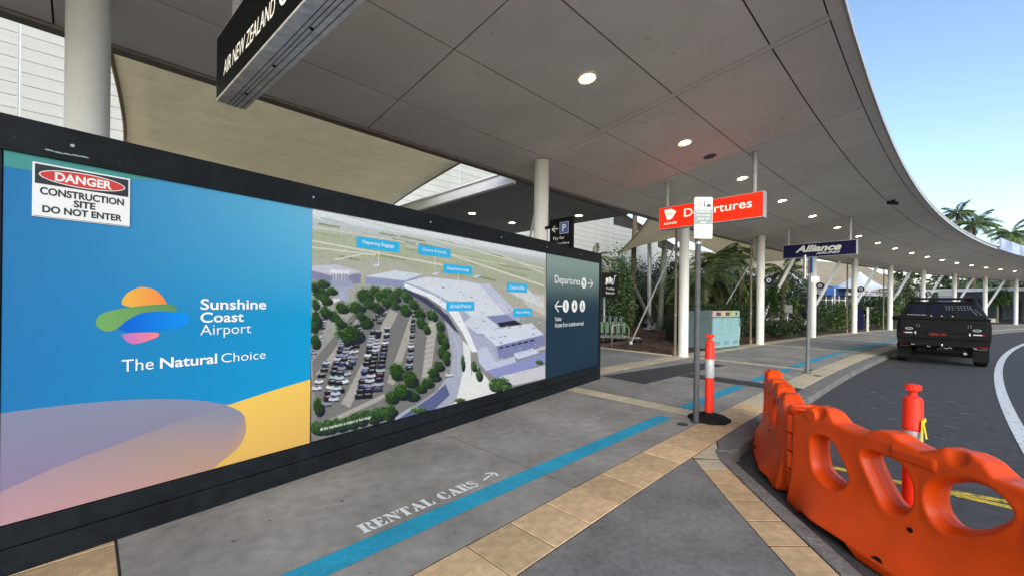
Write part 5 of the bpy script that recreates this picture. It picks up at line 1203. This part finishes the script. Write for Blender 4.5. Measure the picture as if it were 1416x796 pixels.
bb = MB(); bb.box((.35, -.35, .75), (.10, .10, 1.5), rot=R(-45)); bb.build('post', M['white_steel'], po)
py_ = empty('information_pylon', 'pale blue and white pylon sign showing above the pickup roof', 'sign', loc=W(47, -1.6))
bb = MB(); bb.box((0, 0, 1.5), (.9, .25, 3.0), rot=R(-60)); bb.build('panel', M['silver'], py_)
for z_, m_ in ((2.75, 'awning'), (2.2, 'ink_blue'), (1.75, 'awning')):
    bb = MB(); bb.box((0, 0, z_), (.92, .28, .42 if m_ == 'awning' else .25), rot=R(-60)); bb.build('message_strip', M[m_], py_)
# banner fixed to the far canopy edge
bn2 = MB(); cslab(31.2, 46, 4.60, 4.66, -.05, .62, bn2, 12)
banner = bn2.build('edge_banner', pm('banner_blue_white', (.42, .52, .78), .5, .5, .9, big=.3))
tag(banner, 'pale blue and white banner fixed along the far edge of the canopy roof', 'banner')

# ================================================================== PICKUP
tk = empty('pickup_truck', 'black pickup with canopy and roof rack parked at the kerb, seen from behind', 'pickup', loc=(12.22, 11.51, -.13), rz=-R(45.2))
def tbx(name, c, d, mat='truck', bev=.01, par=tk, rot=None):
    bb = MB(); bb.box(c, d) if rot is None else bb.box(c, d, mat=rot); return bb.build(name, M[mat], par, bevel=bev)
def tpr(name, pts, off, mat='truck', bev=.01, par=tk):
    bb = MB(); bb.prism(pts, off); return bb.build(name, M[mat], par, bevel=bev, smooth=False)
HWd = .93
# tub and cab lower body, rear at y=0, nose at y=5.2 ; cross-section slightly tumblehome
sec = [(-.90, .62), (-.93, .80), (-.93, 1.15), (-.90, 1.36), (.90, 1.36), (.93, 1.15), (.93, .80), (.90, .62)]
tpr('tub', [(x, .05, z) for x, z in sec], (0, 1.75, 0))
tpr('body', [(x, 1.805, z - (.0)) for x, z in [(-.90, .45), (-.93, .8), (-.93, 1.12), (-.90, 1.26), (.90, 1.26), (.93, 1.12), (.93, .8), (.90, .45)]], (0, 2.0, 0))
tpr('bonnet', [(x, 3.81, z) for x, z in [(-.88, .45), (-.92, .8), (-.90, 1.08), (-.82, 1.18), (.82, 1.18), (.90, 1.08), (.92, .8), (.88, .45)]], (0, 1.35, 0), bev=.04)
# canopy over the tub
def frust(y0, y1, zb, zt, wb, wt, iy0, iy1): return [(-wb, y0, zb), (wb, y0, zb), (wb, y1, zb), (-wb, y1, zb), (-wt, y0 + iy0, zt), (wt, y0 + iy0, zt), (wt, y1 - iy1, zt), (-wt, y1 - iy1, zt)]
bb = MB(); bb.hexa(frust(.06, 1.80, 1.363, 1.84, .89, .68, .20, .05)); cp = bb.build('canopy', M['truck'], tk, bevel=.03)
bb = MB(); bb.hexa(frust(1.82, 3.75, 1.265, 1.80, .87, .64, .10, .75)); cb = bb.build('cab', M['truck'], tk, bevel=.03)
tbx('window', (0, 2.5, 1.55), (1.60, 1.0, .30), 'truck_glass', .02)
# rear hatch glass: sloping plane, split by a centre bar and two stays
def onh(x, f, o=0.): # f 0 bottom..1 top on the hatch slope
    w_ = .89 + (.68 - .89) * f; return Vector((x * w_, .06 + .20 * f - o * .92, 1.363 + .477 * f + o * .38))
bb = MB(); q_ = [onh(-.90, .12, .006), onh(.90, .12, .006), onh(.88, .86, .006), onh(-.88, .86, .006)]; bb.prism(q_, (0, .02, -.008)); bb.build('rear_window', M['truck_glass'], tk, bevel=.004)
for x in (-.36, .36, 0):
    bb = MB(); bb.beam(onh(x, .10, .016), onh(x, .88, .016), .035 if x == 0 else .03, .018); bb.build('hatch_bar', M['truck_matt'], tk)
bb = MB(); bb.beam(onh(-.92, .06, .02), onh(.92, .06, .02), .05, .05); bb.beam(onh(-.92, .92, .015), onh(.92, .92, .015), .05, .03); bb.build('hatch_frame', M['truck_matt'], tk)
for x in (-.24, .0, .24):
    bb = MB(); bb.lathe([(.022, 0), (.018, .03)], onh(x, .10, .04), 10, Matrix.Rotation(R(90), 3, 'X')); bb.build('latch', M['chrome'], tk)
bb = MB()
for i in range(9):
    for j in range(3): bb.box(onh(.12 + i * .075, .5 + j * .1, .018), (.028, .006, .022))
bb.build('mesh_grille', M['post_grey'], tk)['kind'] = 'stuff'
bb = MB(); bb.beam(onh(-.84, .18, .016), onh(-.34, .16, .016), .02, .012); bb.build('wiper_blade', M['silver'], tk)
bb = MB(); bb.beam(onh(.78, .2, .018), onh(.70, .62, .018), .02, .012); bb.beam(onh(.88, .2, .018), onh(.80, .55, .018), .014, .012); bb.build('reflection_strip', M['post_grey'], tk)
# roof rack
for x in (-.60, .60):
    bb = MB(); bb.beam((x, .15, 1.90), (x, 3.0, 1.90), .045, .05); bb.build('rack_rail', M['truck_matt'], tk)
for y in (.18, .6, 1.0, 1.4, 1.8, 2.2, 2.6, 3.0):
    bb = MB(); bb.beam((-.66, y, 1.93), (.66, y, 1.93), .07, .03); bb.build('rack_bar', M['truck_matt'], tk)
for x in (-.60, .60):
    for y in (.4, 1.5): tbx('rack_foot', (x, y, 1.86), (.06, .09, .07), 'truck_matt', .0)
# tailgate with ledge, handle, lights, plate
tbx('tailgate', (0, .025, 1.14), (1.72, .05, .40), 'truck', .012)
tbx('tailgate_ledge', (0, -.005, 1.355), (1.82, .10, .04), 'truck_matt', .008)
tbx('tailgate_rib', (0, -.006, 1.21), (1.66, .014, .02), 'truck_matt', .004)
tbx('tailgate_rib', (0, -.006, 1.04), (1.66, .014, .016), 'truck_matt', .004)
tbx('rear_panel', (0, .0, .86), (1.80, .09, .15), 'truck_matt', .01)
for sg_ in (-1, 1):
    x = sg_ * .69
    lt = tbx('tail_light', (x, -.05, .93), (.25, .03, .055), 'truck_matt', .008)
    bb = MB(); bb.box((x - sg_ * .02, -.068, .93), (.16, .008, .03)); bb.build('white_lens', M['awning'], lt)
    bb = MB(); bb.box((x + sg_ * .085, -.068, .93), (.045, .008, .03)); bb.build('red_lens', M['tail_red'], lt)
    bb = MB(); fr = frame(tuple(Vector((sg_ * .66, -.056, 1.05))), (1, 0, 0), (0, 0, 1))
    pts = [fr @ Vector((.075 * math.cos(a) * 1.0, .025 * math.sin(a), .004)) for a in np.linspace(0, 6.283, 20, endpoint=False)]; bb.tube(pts + [pts[0]], .007, 6, cap=False); bb.build('handle_ring', M['awning'], tk)
    tbx('reflector', (sg_ * .53, -.052, .93), (.03, .012, .07), 'awning', .002)
    for i in range(2):
        for j in range(2):
            bb = MB(); bb.lathe([(.009, 0), (.009, .008)], (sg_ * .50 + i * .05, -.002, 1.12 + j * .05), 8, Matrix.Rotation(R(90), 3, 'X')); bb.build('bolt', M['silver'], tk)
pl = tbx('number_plate', (-.08, -.052, .905), (.40, .012, .11), 'truck_matt', .003)
frp = frame((-.24, -.058, .868), (1, 0, 0), (0, 0, 1)); text('1EWA 100', frp, .32, .07, M['tail_red'], pl, bold=.02, off=.003)
# chassis, tow bar, mud flaps, wheels
tbx('bumper_bar', (0, .0, .62), (1.30, .12, .12), 'truck_matt', .02)
tbx('chassis', (0, 2.4, .48), (1.0, 4.4, .20), 'truck_matt', .0)
tbx('rear_guard', (0, .22, .72), (1.76, .30, .16), 'truck_matt', .01)
tbx('underbody_shade_panel', (0, .60, .47), (1.30, .04, .46), 'truck_matt', .0)  # upright dark sheet added to deepen the shade between the rear wheels
tb_ = tbx('tow_bar', (0, -.06, .52), (.09, .22, .09), 'truck_matt', .005)
bb = MB(); bb.lathe([(.03, 0), (.018, .03), (.028, .06), (.02, .085)], (0, -.17, .565), 12); bb.build('tow_ball', M['chrome'], tk, True)
for x, z in ((-.26, .56), (-.05, .50), (.08, .53), (.16, .55), (.62, .57), (-.58, .60)):
    bb = MB(); bb.beam((x - .03, -.07, z), (x + .04, -.075, z - .02), .018, .02); bb.build('shackle', M['galv'], tk)
bb = MB(); bb.tube([(.45, .1, .40), (.45, -.04, .40)], .035, 12); bb.build('exhaust_tip', M['galv'], tk)
for sg_ in (-1, 1):
    fl = tbx('mud_flap', (sg_ * .76, .32, .42), (.30, .02, .50), 'black_rubber', .0)
    frp = frame((sg_ * .76 - .11, .309, .55), (1, 0, 0), (0, 0, 1)); text('4WD', frp, .22, .075, M['ink_red'], fl, bold=.03, off=.002)
    flat([[(0, -.04), (.22, -.04), (.22, -.03), (0, -.03)]], frp, M['ink_grey'], fl, 'flap_line', off=.002)
    for y in (.95, 4.15):
        w_ = empty('wheel'); w_.parent = tk; w_.location = (sg_ * .80, y, .37)
        for c_ in ('label', 'category'):
            if c_ in w_: del w_[c_]
        rm = Matrix.Rotation(R(90), 3, 'Y')
        bb = MB(); bb.lathe([(.24, -.12), (.34, -.125), (.368, -.10), (.372, 0), (.368, .10), (.34, .125), (.24, .12)], (0, 0, 0), 36, rm); bb.build('tyre', M['black_rubber'], w_, 'auto')
        bb = MB(); bb.lathe([(.235, -.11), (.20, -.08), (.05, -.09), (.05, .09), (.20, .08), (.235, .11)], (0, 0, 0), 20, rm); bb.build('rim', M['galv'], w_, 'auto')
    mr = tbx('mirror', (sg_ * 1.15 if sg_ > 0 else -1.06, 3.0, 1.28), (.22 if sg_ > 0 else .14, .10, .15), 'truck', .03)
    bb = MB(); bb.box((sg_ * 1.15 if sg_ > 0 else -1.06, 2.94, 1.28), (.18 if sg_ > 0 else .10, .015, .12)); bb.build('mirror_glass', M['chrome'] if sg_ > 0 else M['truck_glass'], mr)
    tbx('mirror_arm', (sg_ * .96, 3.01, 1.24), (.16, .05, .05), 'truck_matt', .0)
    tbx('side_step', (sg_ * .90, 2.6, .42), (.16, 1.6, .05), 'truck_matt', .01)
    tbx('door', (sg_ * .932, 2.75, .92), (.012, .9, .55), 'truck', .004)
    tbx('wheel_arch', (sg_ * .91, .95, .78), (.07, .92, .10), 'truck_matt', .02)

# ================================================================== PLANTS
rn = np.random.default_rng(5)
def leaves(n, centre, rad, size, shell=.55, flatz=1., rs=None, floor=.02):
    """pointed leaf cards scattered through lumpy clusters"""
    rs = rs or rn; k = max(3, int(n / 90)); cl = rs.normal(size=(k, 3)); cl /= np.linalg.norm(cl, axis=1)[:, None]; cl *= (shell + (1 - shell) * rs.random((k, 1)) ** .5) * .8
    ci = rs.integers(0, k, n); p = cl[ci] + rs.normal(size=(n, 3)) * .20
    C = np.array(centre) + p * np.array(rad); C[:, 2] = np.maximum(C[:, 2], floor)
    d = rs.normal(size=(n, 3)); d[:, 2] *= .6; d += p * .6; d /= np.linalg.norm(d, axis=1)[:, None]
    u = np.cross(d, rs.normal(size=(n, 3))); u /= np.linalg.norm(u, axis=1)[:, None]
    L = size * (.6 + .8 * rs.random((n, 1))); Wd = L * .30
    V = np.stack([C - d * L * .5, C + u * Wd, C + d * L * .6 + np.array([0, 0, -1]) * L * .12, C - u * Wd], 1).reshape(-1, 3)
    return V
def leafmesh(name, V, mat, parent=None):
    n = len(V) // 4; me = bpy.data.meshes.new(name); me.vertices.add(n * 4); me.vertices.foreach_set('co', V.astype(np.float32).ravel())
    me.loops.add(n * 4); me.loops.foreach_set('vertex_index', np.arange(n * 4, dtype=np.int32)); me.polygons.add(n); me.polygons.foreach_set('loop_start', np.arange(0, n * 4, 4, dtype=np.int32)); me.polygons.foreach_set('loop_total', np.full(n, 4, dtype=np.int32))
    me.update(calc_edges=True); me.materials.append(mat); return link(name, me, parent)
def bush(label, loc, rad, n=2500, size=.09, mat='leaf', group=None, kind='shrub'):
    r_ = empty(kind, label, kind.replace('_', ' '), group)
    bb = MB()
    for k in range(5):
        a = k * 1.3; bb.tube([(loc[0], loc[1], 0), (loc[0] + .3 * rad[0] * math.cos(a), loc[1] + .3 * rad[1] * math.sin(a), loc[2]), (loc[0] + .6 * rad[0] * math.cos(a), loc[1] + .6 * rad[1] * math.sin(a), loc[2] + rad[2] * .6)], [.03, .02, .008], 6)
    bb.build('stem', M['bark'], r_)
    leafmesh('foliage', leaves(n, loc, rad, size), M[mat], r_); return r_
def P2(x, y, depth, z=None):  # where a bearing measured in the photograph meets a chosen distance
    c, s_ = math.cos(.012), math.sin(.012); dx, dy = x - 708, y - 417; a = (c * dx + s_ * dy) / 560; b = -(-s_ * dx + c * dy) / 560
    return Vector((a * depth, depth, 1.55 + b * depth))
# fronds
def frond_mesh(L=1.8, lf=.45, n=22, droop=.9, wide=.035, mat='frond', up=.5):
    V = []; F = []
    def sp(t): return Vector((L * t * (1 - .12 * t), 0, up * L * t - droop * L * t * t * .75))
    pts = [sp(k / 10) for k in range(11)]
    bb = MB(); bb.tube(pts, [.022 * (1 - .85 * k / 10) for k in range(11)], 5)
    for k in range(n):
        t = .12 + .88 * k / n; p = sp(t); d = (sp(min(1, t + .03)) - sp(t - .03)).normalized(); l_ = lf * math.sin(math.pi * min(1, .18 + .8 * t)) * random.uniform(.85, 1.1)
        for sg_ in (-1, 1):
            side = Vector((0, sg_, 0)); v = (side * .85 + d * .55 + Vector((0, 0, -.35 + random.uniform(-.12, .12)))).normalized(); e = p + v * l_ + Vector((0, 0, -l_ * .18)); m_ = p + v * l_ * .5; w_ = d * wide
            bb.poly([p, m_ - w_, e, m_ + w_])
    me = bb.mesh('frond'); me.materials.append(M[mat]); return me
FR = [frond_mesh(1.8, .5, 34, 1.1, .028), frond_mesh(1.8, .55, 34, 1.5, .028, up=.7), frond_mesh(1.8, .46, 36, .8, .028, up=.8)]
FD = frond_mesh(1.4, .5, 16, 1.6, .04, 'dead_frond', .1)
def palm(label, x, y, h, r=.09, scale=1., n=14, group=None, lean=(0, 0), bark='bark', skirt=False, seed=1):
    rr = random.Random(seed); o = empty('palm_tree', label, 'palm', group, loc=(x, y, 0))
    bb = MB(); K = 12; pts = [(lean[0] * (k / K) ** 1.4, lean[1] * (k / K) ** 1.4, h * k / K) for k in range(K + 1)]
    bb.tube(pts, [r * (1.25 - .35 * k / K + (.05 if k % 2 else 0)) for k in range(K + 1)], 12); bb.build('trunk', M[bark], o, True)
    for k in range(n):
        fo = bpy.data.objects.new('frond', FR[k % 3]); COL.objects.link(fo); fo.parent = o; fo.location = (lean[0], lean[1], h - .05)
        el = rr.uniform(-.35, .75) if k > 2 else rr.uniform(.6, 1.0); s_ = scale * rr.uniform(.8, 1.1)
        fo.rotation_euler = (rr.uniform(-.3, .3), -el + .35, k * 2.399 + rr.uniform(-.2, .2)); fo.scale = (s_,) * 3
    if skirt:
        for k in range(9):
            fo = bpy.data.objects.new('dead_frond', FD); COL.objects.link(fo); fo.parent = o; fo.location = (lean[0], lean[1], h - .1); fo.rotation_euler = (0, .9 + rr.random() * .3, k * .7); fo.scale = (scale * .5,) * 3
    return o
def clump(label, p, n=26, L=1.1, scale=1., mat='leaf_bright', kind='shrub', z0=.1, seed=2, wide=.045, stem=None):
    """strap leaved clump (dragon tree / bird of paradise like)"""
    rr = random.Random(seed); o = empty('leafy_plant', label, 'plant', None)
    bb = MB()
    hh = stem or z0
    for k in range(3): bb.tube([(p[0] + .08 * k, p[1], 0), (p[0] + .12 * (k - 1), p[1], hh)], .03, 6)
    bb.build('stem', M['bark'], o)
    lb = MB()
    for k in range(n):
        a = rr.uniform(0, 6.283); el = rr.uniform(.15, 1.35); d = Vector((math.cos(a) * math.cos(el), math.sin(a) * math.cos(el), math.sin(el))); l_ = L * rr.uniform(.7, 1.1)
        c0 = Vector((p[0] + .12 * rr.uniform(-1, 1), p[1] + .12 * rr.uniform(-1, 1), hh * rr.uniform(.45, 1) if stem else z0)); side = d.cross(Vector((0, 0, 1))).normalized() * wide * rr.uniform(.8, 1.3)
        pr = [c0 + d * l_ * t + Vector((0, 0, -.55 * l_ * t * t)) for t in (0, .3, .6, .85, 1.)]
        wv = [.3, 1, 1, .6, .02]
        for i in range(4): lb.poly([pr[i] - side * wv[i], pr[i] + side * wv[i], pr[i + 1] + side * wv[i + 1], pr[i + 1] - side * wv[i + 1]])
    me = lb.mesh('leaves'); me.materials.append(M[mat]); bm = bmesh.new(); bm.from_mesh(me); bmesh.ops.remove_doubles(bm, verts=bm.verts, dist=.0005); bm.to_mesh(me); bm.free()
    link('leaves', me, o); return o

# trunks by the mast
for (x, y, x2, y2, lab, bk) in ((6.05, 20.4, 6.2, 20.4, 'slender palm with mossy brown trunk left of the mast', 'bark'), (7.95, 21.7, 8.35, 21.7, 'palm with pale lichen covered trunk right of the mast', 'bark_pale')):
    palm(lab, x, y, 8.2, .115, 1.0, 12, 'palms beside the mast', lean=(x2 - x, 0), bark=bk, seed=int(x * 10))
palm('thin palm trunk behind the lichen covered one', 9.6, 25.5, 8.5, .11, 1., 10, 'palms beside the mast', bark='bark_pale', seed=9)
palm('palm with a brown skirt of dead fronds behind the thin stay rod', *P2(1023, 400, 23)[:2], 4.55, .11, .8, 14, None, skirt=True, seed=4)
palm('low dark palm with spreading fronds behind the signpost and hedge', *P2(975, 420, 19.5)[:2], 2.9, .10, 1.25, 18, None, seed=6)
palm('dark palm rising behind the hedge left of the skirted palm', *P2(998, 420, 22)[:2], 3.9, .10, 1.2, 16, None, seed=16)
palm('palm with arching fronds behind the blue airline sign', *P2(1082, 420, 24)[:2], 3.6, .10, 1.1, 14, None, seed=7)
palm('palm spreading above the far right end of the pickup roof', *P2(1340, 420, 45)[:2], 3.1, .12, 1.3, 16, None, seed=8)
palm('small palm between the far columns behind the pylon', *P2(1315, 420, 48)[:2], 3.2, .12, 1.2, 12, None, seed=18)
# hedge
hd_ = empty('clipped_hedge', 'dark green clipped hedge behind the teal recycling station', 'hedge')
n = 15000; base_ = np.array(W(10.3, -2.35)); t_ = np.array(T(13.5)); nn_ = np.array(N(13.5))
pts = rn.random((n, 3)); pts[:, 2] **= .7; face = rn.random(n)
pts[face < .45, 1] = 1 - .12 * pts[face < .45, 1]; pts[face > .75, 2] = 1 - .05 * rn.random((face > .75).sum())
C_v = base_ + t_ * (pts[:, :1] * 7.4) + nn_ * (pts[:, 1:2] * 1.3 - .65) + np.array([0, 0, 1.]) * (pts[:, 2:] * 1.58)
d = rn.normal(size=(n, 3)); d /= np.linalg.norm(d, axis=1)[:, None]; u = np.cross(d, rn.normal(size=(n, 3))); u /= np.linalg.norm(u, axis=1)[:, None]
V = np.stack([C_v - d * .04, C_v + u * .02, C_v + d * .045, C_v - u * .02], 1).reshape(-1, 3)
leafmesh('foliage', V, M['leaf_dark'], hd_)
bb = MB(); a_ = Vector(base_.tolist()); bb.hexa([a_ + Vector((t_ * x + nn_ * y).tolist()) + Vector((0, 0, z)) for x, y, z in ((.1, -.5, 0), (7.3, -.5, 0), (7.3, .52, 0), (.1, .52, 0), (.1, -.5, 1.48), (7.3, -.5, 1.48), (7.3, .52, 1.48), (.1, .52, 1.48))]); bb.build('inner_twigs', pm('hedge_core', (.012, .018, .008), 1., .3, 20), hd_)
# named shrubs
p = P2(850, 400, 18.2); bush('tall rounded dark green shrub behind the trolley return sign', (p.x, p.y, 1.75), (.85, .85, 2.1), 9000, .10, 'leaf')
p = P2(805, 330, 21); bush('dark shrub with a flat top behind the hoarding corner', (p.x + .3, p.y, 2.4), (.9, .9, 1.4), 2500, .12, 'leaf_dark')
palm('cycad with stiff fronds peeping over the hoarding corner', *P2(823, 400, 19.5)[:2], 3.75, .12, .62, 16, None, seed=22)
clump('bright green strap leaved plant between the mast and the shrub', P2(868, 400, 22), 60, 1.3, stem=3.0, seed=3)
clump('bright green leafy plant behind the mast foot', P2(905, 400, 24.5), 60, 1.4, stem=2.6, seed=13)
clump('tall glossy strap leaved plant with many leaves right of the column', P2(1068, 400, 19.6), 150, 1.0, stem=2.35, seed=4, mat='leaf')
clump('strap leaved plant behind the hedge near the thin stay rod', P2(1030, 420, 21), 60, 1.3, stem=1.9, seed=5)
clump('broad leaved plant behind the hedge at its middle', P2(1005, 425, 22.), 60, 1.3, stem=1.8, seed=25)
clump('bright strap leaved plant in front of the shopfront under the blue sign', P2(1098, 420, 22.), 70, 1.0, stem=1.8, seed=26)
for i, (x, y, dp, rx, rz, n_, mt, lab) in enumerate([
 (1150, 436, 24, .95, .95, 3200, 'leaf', 'rounded green shrub behind the column under the blue sign'),
 (1165, 440, 27, .8, .7, 2000, 'leaf_bright', 'light green shrub left of the poster board'),
 (1105, 455, 21.5, 1.2, .35, 2400, 'leaf_dark', 'low dark ground shrub at the foot of the first raking strut'),
 (1080, 456, 19.0, .9, .40, 1800, 'leaf_dark', 'low dark shrub under the glossy strap leaved plant'),
 (1213, 432, 29.5, 1.5, 1.25, 4500, 'leaf', 'large green shrub just left of the pickup'),
 (1247, 412, 34, 1.0, 1.9, 5000, 'leaf', 'tall dark conical shrub behind the pickup left corner'),
 (1228, 440, 31, .9, .8, 1500, 'leaf_dark', 'dark shrub half hidden by the pickup'),
 (1290, 425, 44, 2.0, 1.4, 3000, 'leaf_dark', 'dark shrub seen over the pickup roof'),
 (1330, 425, 46, 2.0, 1.4, 3000, 'leaf_dark', 'dark shrub below the far palm'),
 (1388, 437, 48, 1.6, .7, 2000, 'leaf_bright', 'low bright shrub at the far right garden'),
 (940, 430, 24, 1.4, 1.6, 4000, 'leaf_dark', 'dark shrub behind the red sign column'),
 (965, 400, 24, 1.7, 1.9, 5000, 'leaf_dark', 'dark leafy mass behind the spreading palm'),
 (1045, 425, 25, 1.5, 1.5, 3500, 'leaf', 'green shrub behind the column right of the bin'),
 (905, 425, 27, 1.6, 1.5, 3600, 'leaf_dark', 'dark shrub between the trunks'),
 (880, 410, 28.5, 1.5, 2.2, 5000, 'leaf_dark', 'tall dark shrub behind the mossy trunk left of the mast'),
 (925, 400, 28.5, 1.5, 2.6, 5200, 'leaf_dark', 'tall dark shrub behind the pale lichen trunk'),
 (1010, 400, 29, 1.8, 2.2, 5200, 'leaf', 'tall green shrub behind the skirted palm'),
 (1090, 410, 30, 1.6, 1.9, 4200, 'leaf_dark', 'dark shrub behind the strap leaved plant under the blue sign'),
 (1120, 430, 27, 1.2, 1.3, 3000, 'leaf_dark', 'dark shrub behind the first raking strut')]):
    p = P2(x, y, dp); bush(lab, (p.x, p.y, max(.35, rz + .1)), (rx, rx, rz), n_, .10 if rx < 1.3 else .15, mt)
# round headed tree at the far right
p = P2(1379, 410, 41); t = empty('round_headed_tree', 'small round headed tree between the two farthest columns at right', 'tree')
bb = MB(); bb.tube([(p.x, p.y, 0), (p.x + .05, p.y, 1.1), (p.x, p.y, 2.1)], [.09, .07, .05], 8); bb.build('trunk', M['bark_pale'], t)
leafmesh('crown', leaves(5200, (p.x, p.y, 2.55), (1.15, 1.15, .85), .13), M['leaf'], t)
# palms whose heads show above the canopy
for i, (x, y, dp, sc_) in enumerate([(1325, 292, 52, 1.35), (1347, 306, 47, 1.5), (1398, 318, 43, 1.25), (1413, 330, 50, 1.6)]):
    p = P2(x, y, dp); palm(['palm head showing above the canopy edge, leftmost of the four', 'wind blown palm head above the canopy edge, second from left', 'palm head above the banner on the canopy edge', 'palm head at the right edge of the view above the banner'][i], p.x, p.y, p.z - .3, .16, sc_, 24, 'palms rising above the canopy', seed=30 + i)
bb = MB(); p = P2(1404, 300, 44); bb.tube([(p.x, p.y, 0), (p.x, p.y, p.z)], [.06, .015], 6)
tag(bb.build('flagpole', M['galv']), 'thin bare mast rising above the canopy at the far right', 'mast')
# distant tree line behind the buildings
Vs = []
for i in range(46):
    s_ = 10 + i * 3.4; q = W(s_, -30 - rn.random() * 10); Vs.append(leaves(900, (q.x, q.y, 4.0 + rn.random() * 1.5), (4.0, 4.0, 3.8), .8))
for i in range(26):
    q = W(70 + rn.random() * 10, -26 + i * 2.6); Vs.append(leaves(700, (q.x, q.y, 2.4), (3., 3., 2.2), .6))
o = leafmesh('distant_trees', np.concatenate(Vs), M['leaf_far']); tag(o, 'far tree line behind the terminal and at the end of the road', kind='stuff')

# far right: low garden wall, rail fence and shop beyond the last columns
kw = empty('far_shop', 'low dark fronted shop with white eave beyond the last column', 'building')
bb = MB(); sector(60, 72, -8, 0.0, -.05, 3.2, bb, 4); bb.build('wall', M['interior'], kw)
bb = MB(); sector(59.8, 72, -8.3, .4, 3.21, 3.55, bb, 4); bb.build('roof', M['awning'], kw)
bb = MB()
for k in range(6): bb.box(W(59.9, -7 + k * 1.3, 1.3), (.08, .9, 1.9), rot=math.pi / 2 - hd(60) + math.pi / 2 * 0)
bb.build('window', M['glass'], kw)
fe = empty('rail_fence', 'pale timber rail fence in the garden behind the far columns', 'fence')
for k in range(12):
    q = W(44 + k * 1.4, -3.2); bb = MB(); bb.box((q.x, q.y, .5), (.09, .09, 1.0)); bb.build('fence_post', M['plaster'], fe)
for z_ in (.45, .85):
    for k in range(11): bb = MB(); bb.beam(W(44 + k * 1.4, -3.2, z_), W(45.4 + k * 1.4, -3.2, z_), .04, .08); bb.build('rail', M['plaster'], fe)
bb = MB()
for k in range(26):
    s_ = random.uniform(1.5, 5.5); n_ = random.uniform(4.3, 5.6); p = W(s_, n_, -.1295); d_ = Matrix.Rotation(random.uniform(-.5, .3), 3, 'Z') @ N(s_); e_ = Vector((-d_.y, d_.x, 0)); l_ = random.uniform(.015, .09)
    for j in range(3):
        q = p + d_ * random.uniform(-.05, .05) + e_ * random.uniform(-.02, .02); bb.poly([q - d_ * l_, q - e_ * .006, q + d_ * l_ * .8, q + e_ * .005])
tag(bb.build('paint_scuffs', M['ink_grey'], fix=False), 'pale scuff marks scraped on the asphalt beyond the barrier', kind='stuff')
gm = pm('gum_spot', (.09, .088, .083), .8, .2, 20)
bb = MB()
for k in range(150):
    s_ = random.uniform(-6, 9); n_ = random.uniform(.7, 3.1); p = W(s_, n_, .0012); r0 = random.uniform(.004, .014)
    bb.poly([(p.x + r0 * math.cos(t) * random.uniform(.8, 1.2), p.y + r0 * math.sin(t) * random.uniform(.7, 1.1), p.z) for t in np.linspace(0, 5.5, 8)])
tag(bb.build('gum_spots', gm, fix=False), 'dark old gum spots trodden into the concrete path', kind='stuff')
ck = MB()
for s_, n_, L_ in ((-4.6, .9, .5), (-1.9, 1.7, .6), (4.4, 2.0, .7)):
    a0 = random.uniform(-.5, .5); q = W(s_, n_, .0016)
    for j in range(9):
        a0 += random.uniform(-.35, .35); d_ = Vector((math.cos(a0), math.sin(a0), 0)) * L_ / 9; e_ = Vector((-d_.y, d_.x, 0)).normalized() * .0018
        ck.poly([q - e_, q + d_ - e_, q + d_ + e_, q + e_]); q = q + d_
tag(ck.build('hairline_cracks', M['grout'], fix=False), 'thin hairline cracks in the concrete path', kind='stuff')
# litter flecks on the road and path
bb = MB()
for k in range(60):
    s_ = random.uniform(-5, 12); n_ = random.choice([random.uniform(.4, 3.4), random.uniform(4, 6.5)]); z_ = .0035 if n_ < 3.5 else -.1305; p = W(s_, n_, z_)
    if n_ > 3.5 and s_ < -1: continue
    r0 = random.uniform(.004, .012); a0 = random.random() * 6; bb.poly([(p.x + r0 * math.cos(a0 + t), p.y + r0 * random.uniform(.4, 1.) * math.sin(a0 + t), p.z) for t in (0, 1.3, 2.6, 3.9, 5.1)])
tag(bb.build('litter_flecks', M['ink_white'], fix=False), 'tiny pale flecks scattered over the paving', kind='stuff')
print('objects', len(bpy.data.objects))
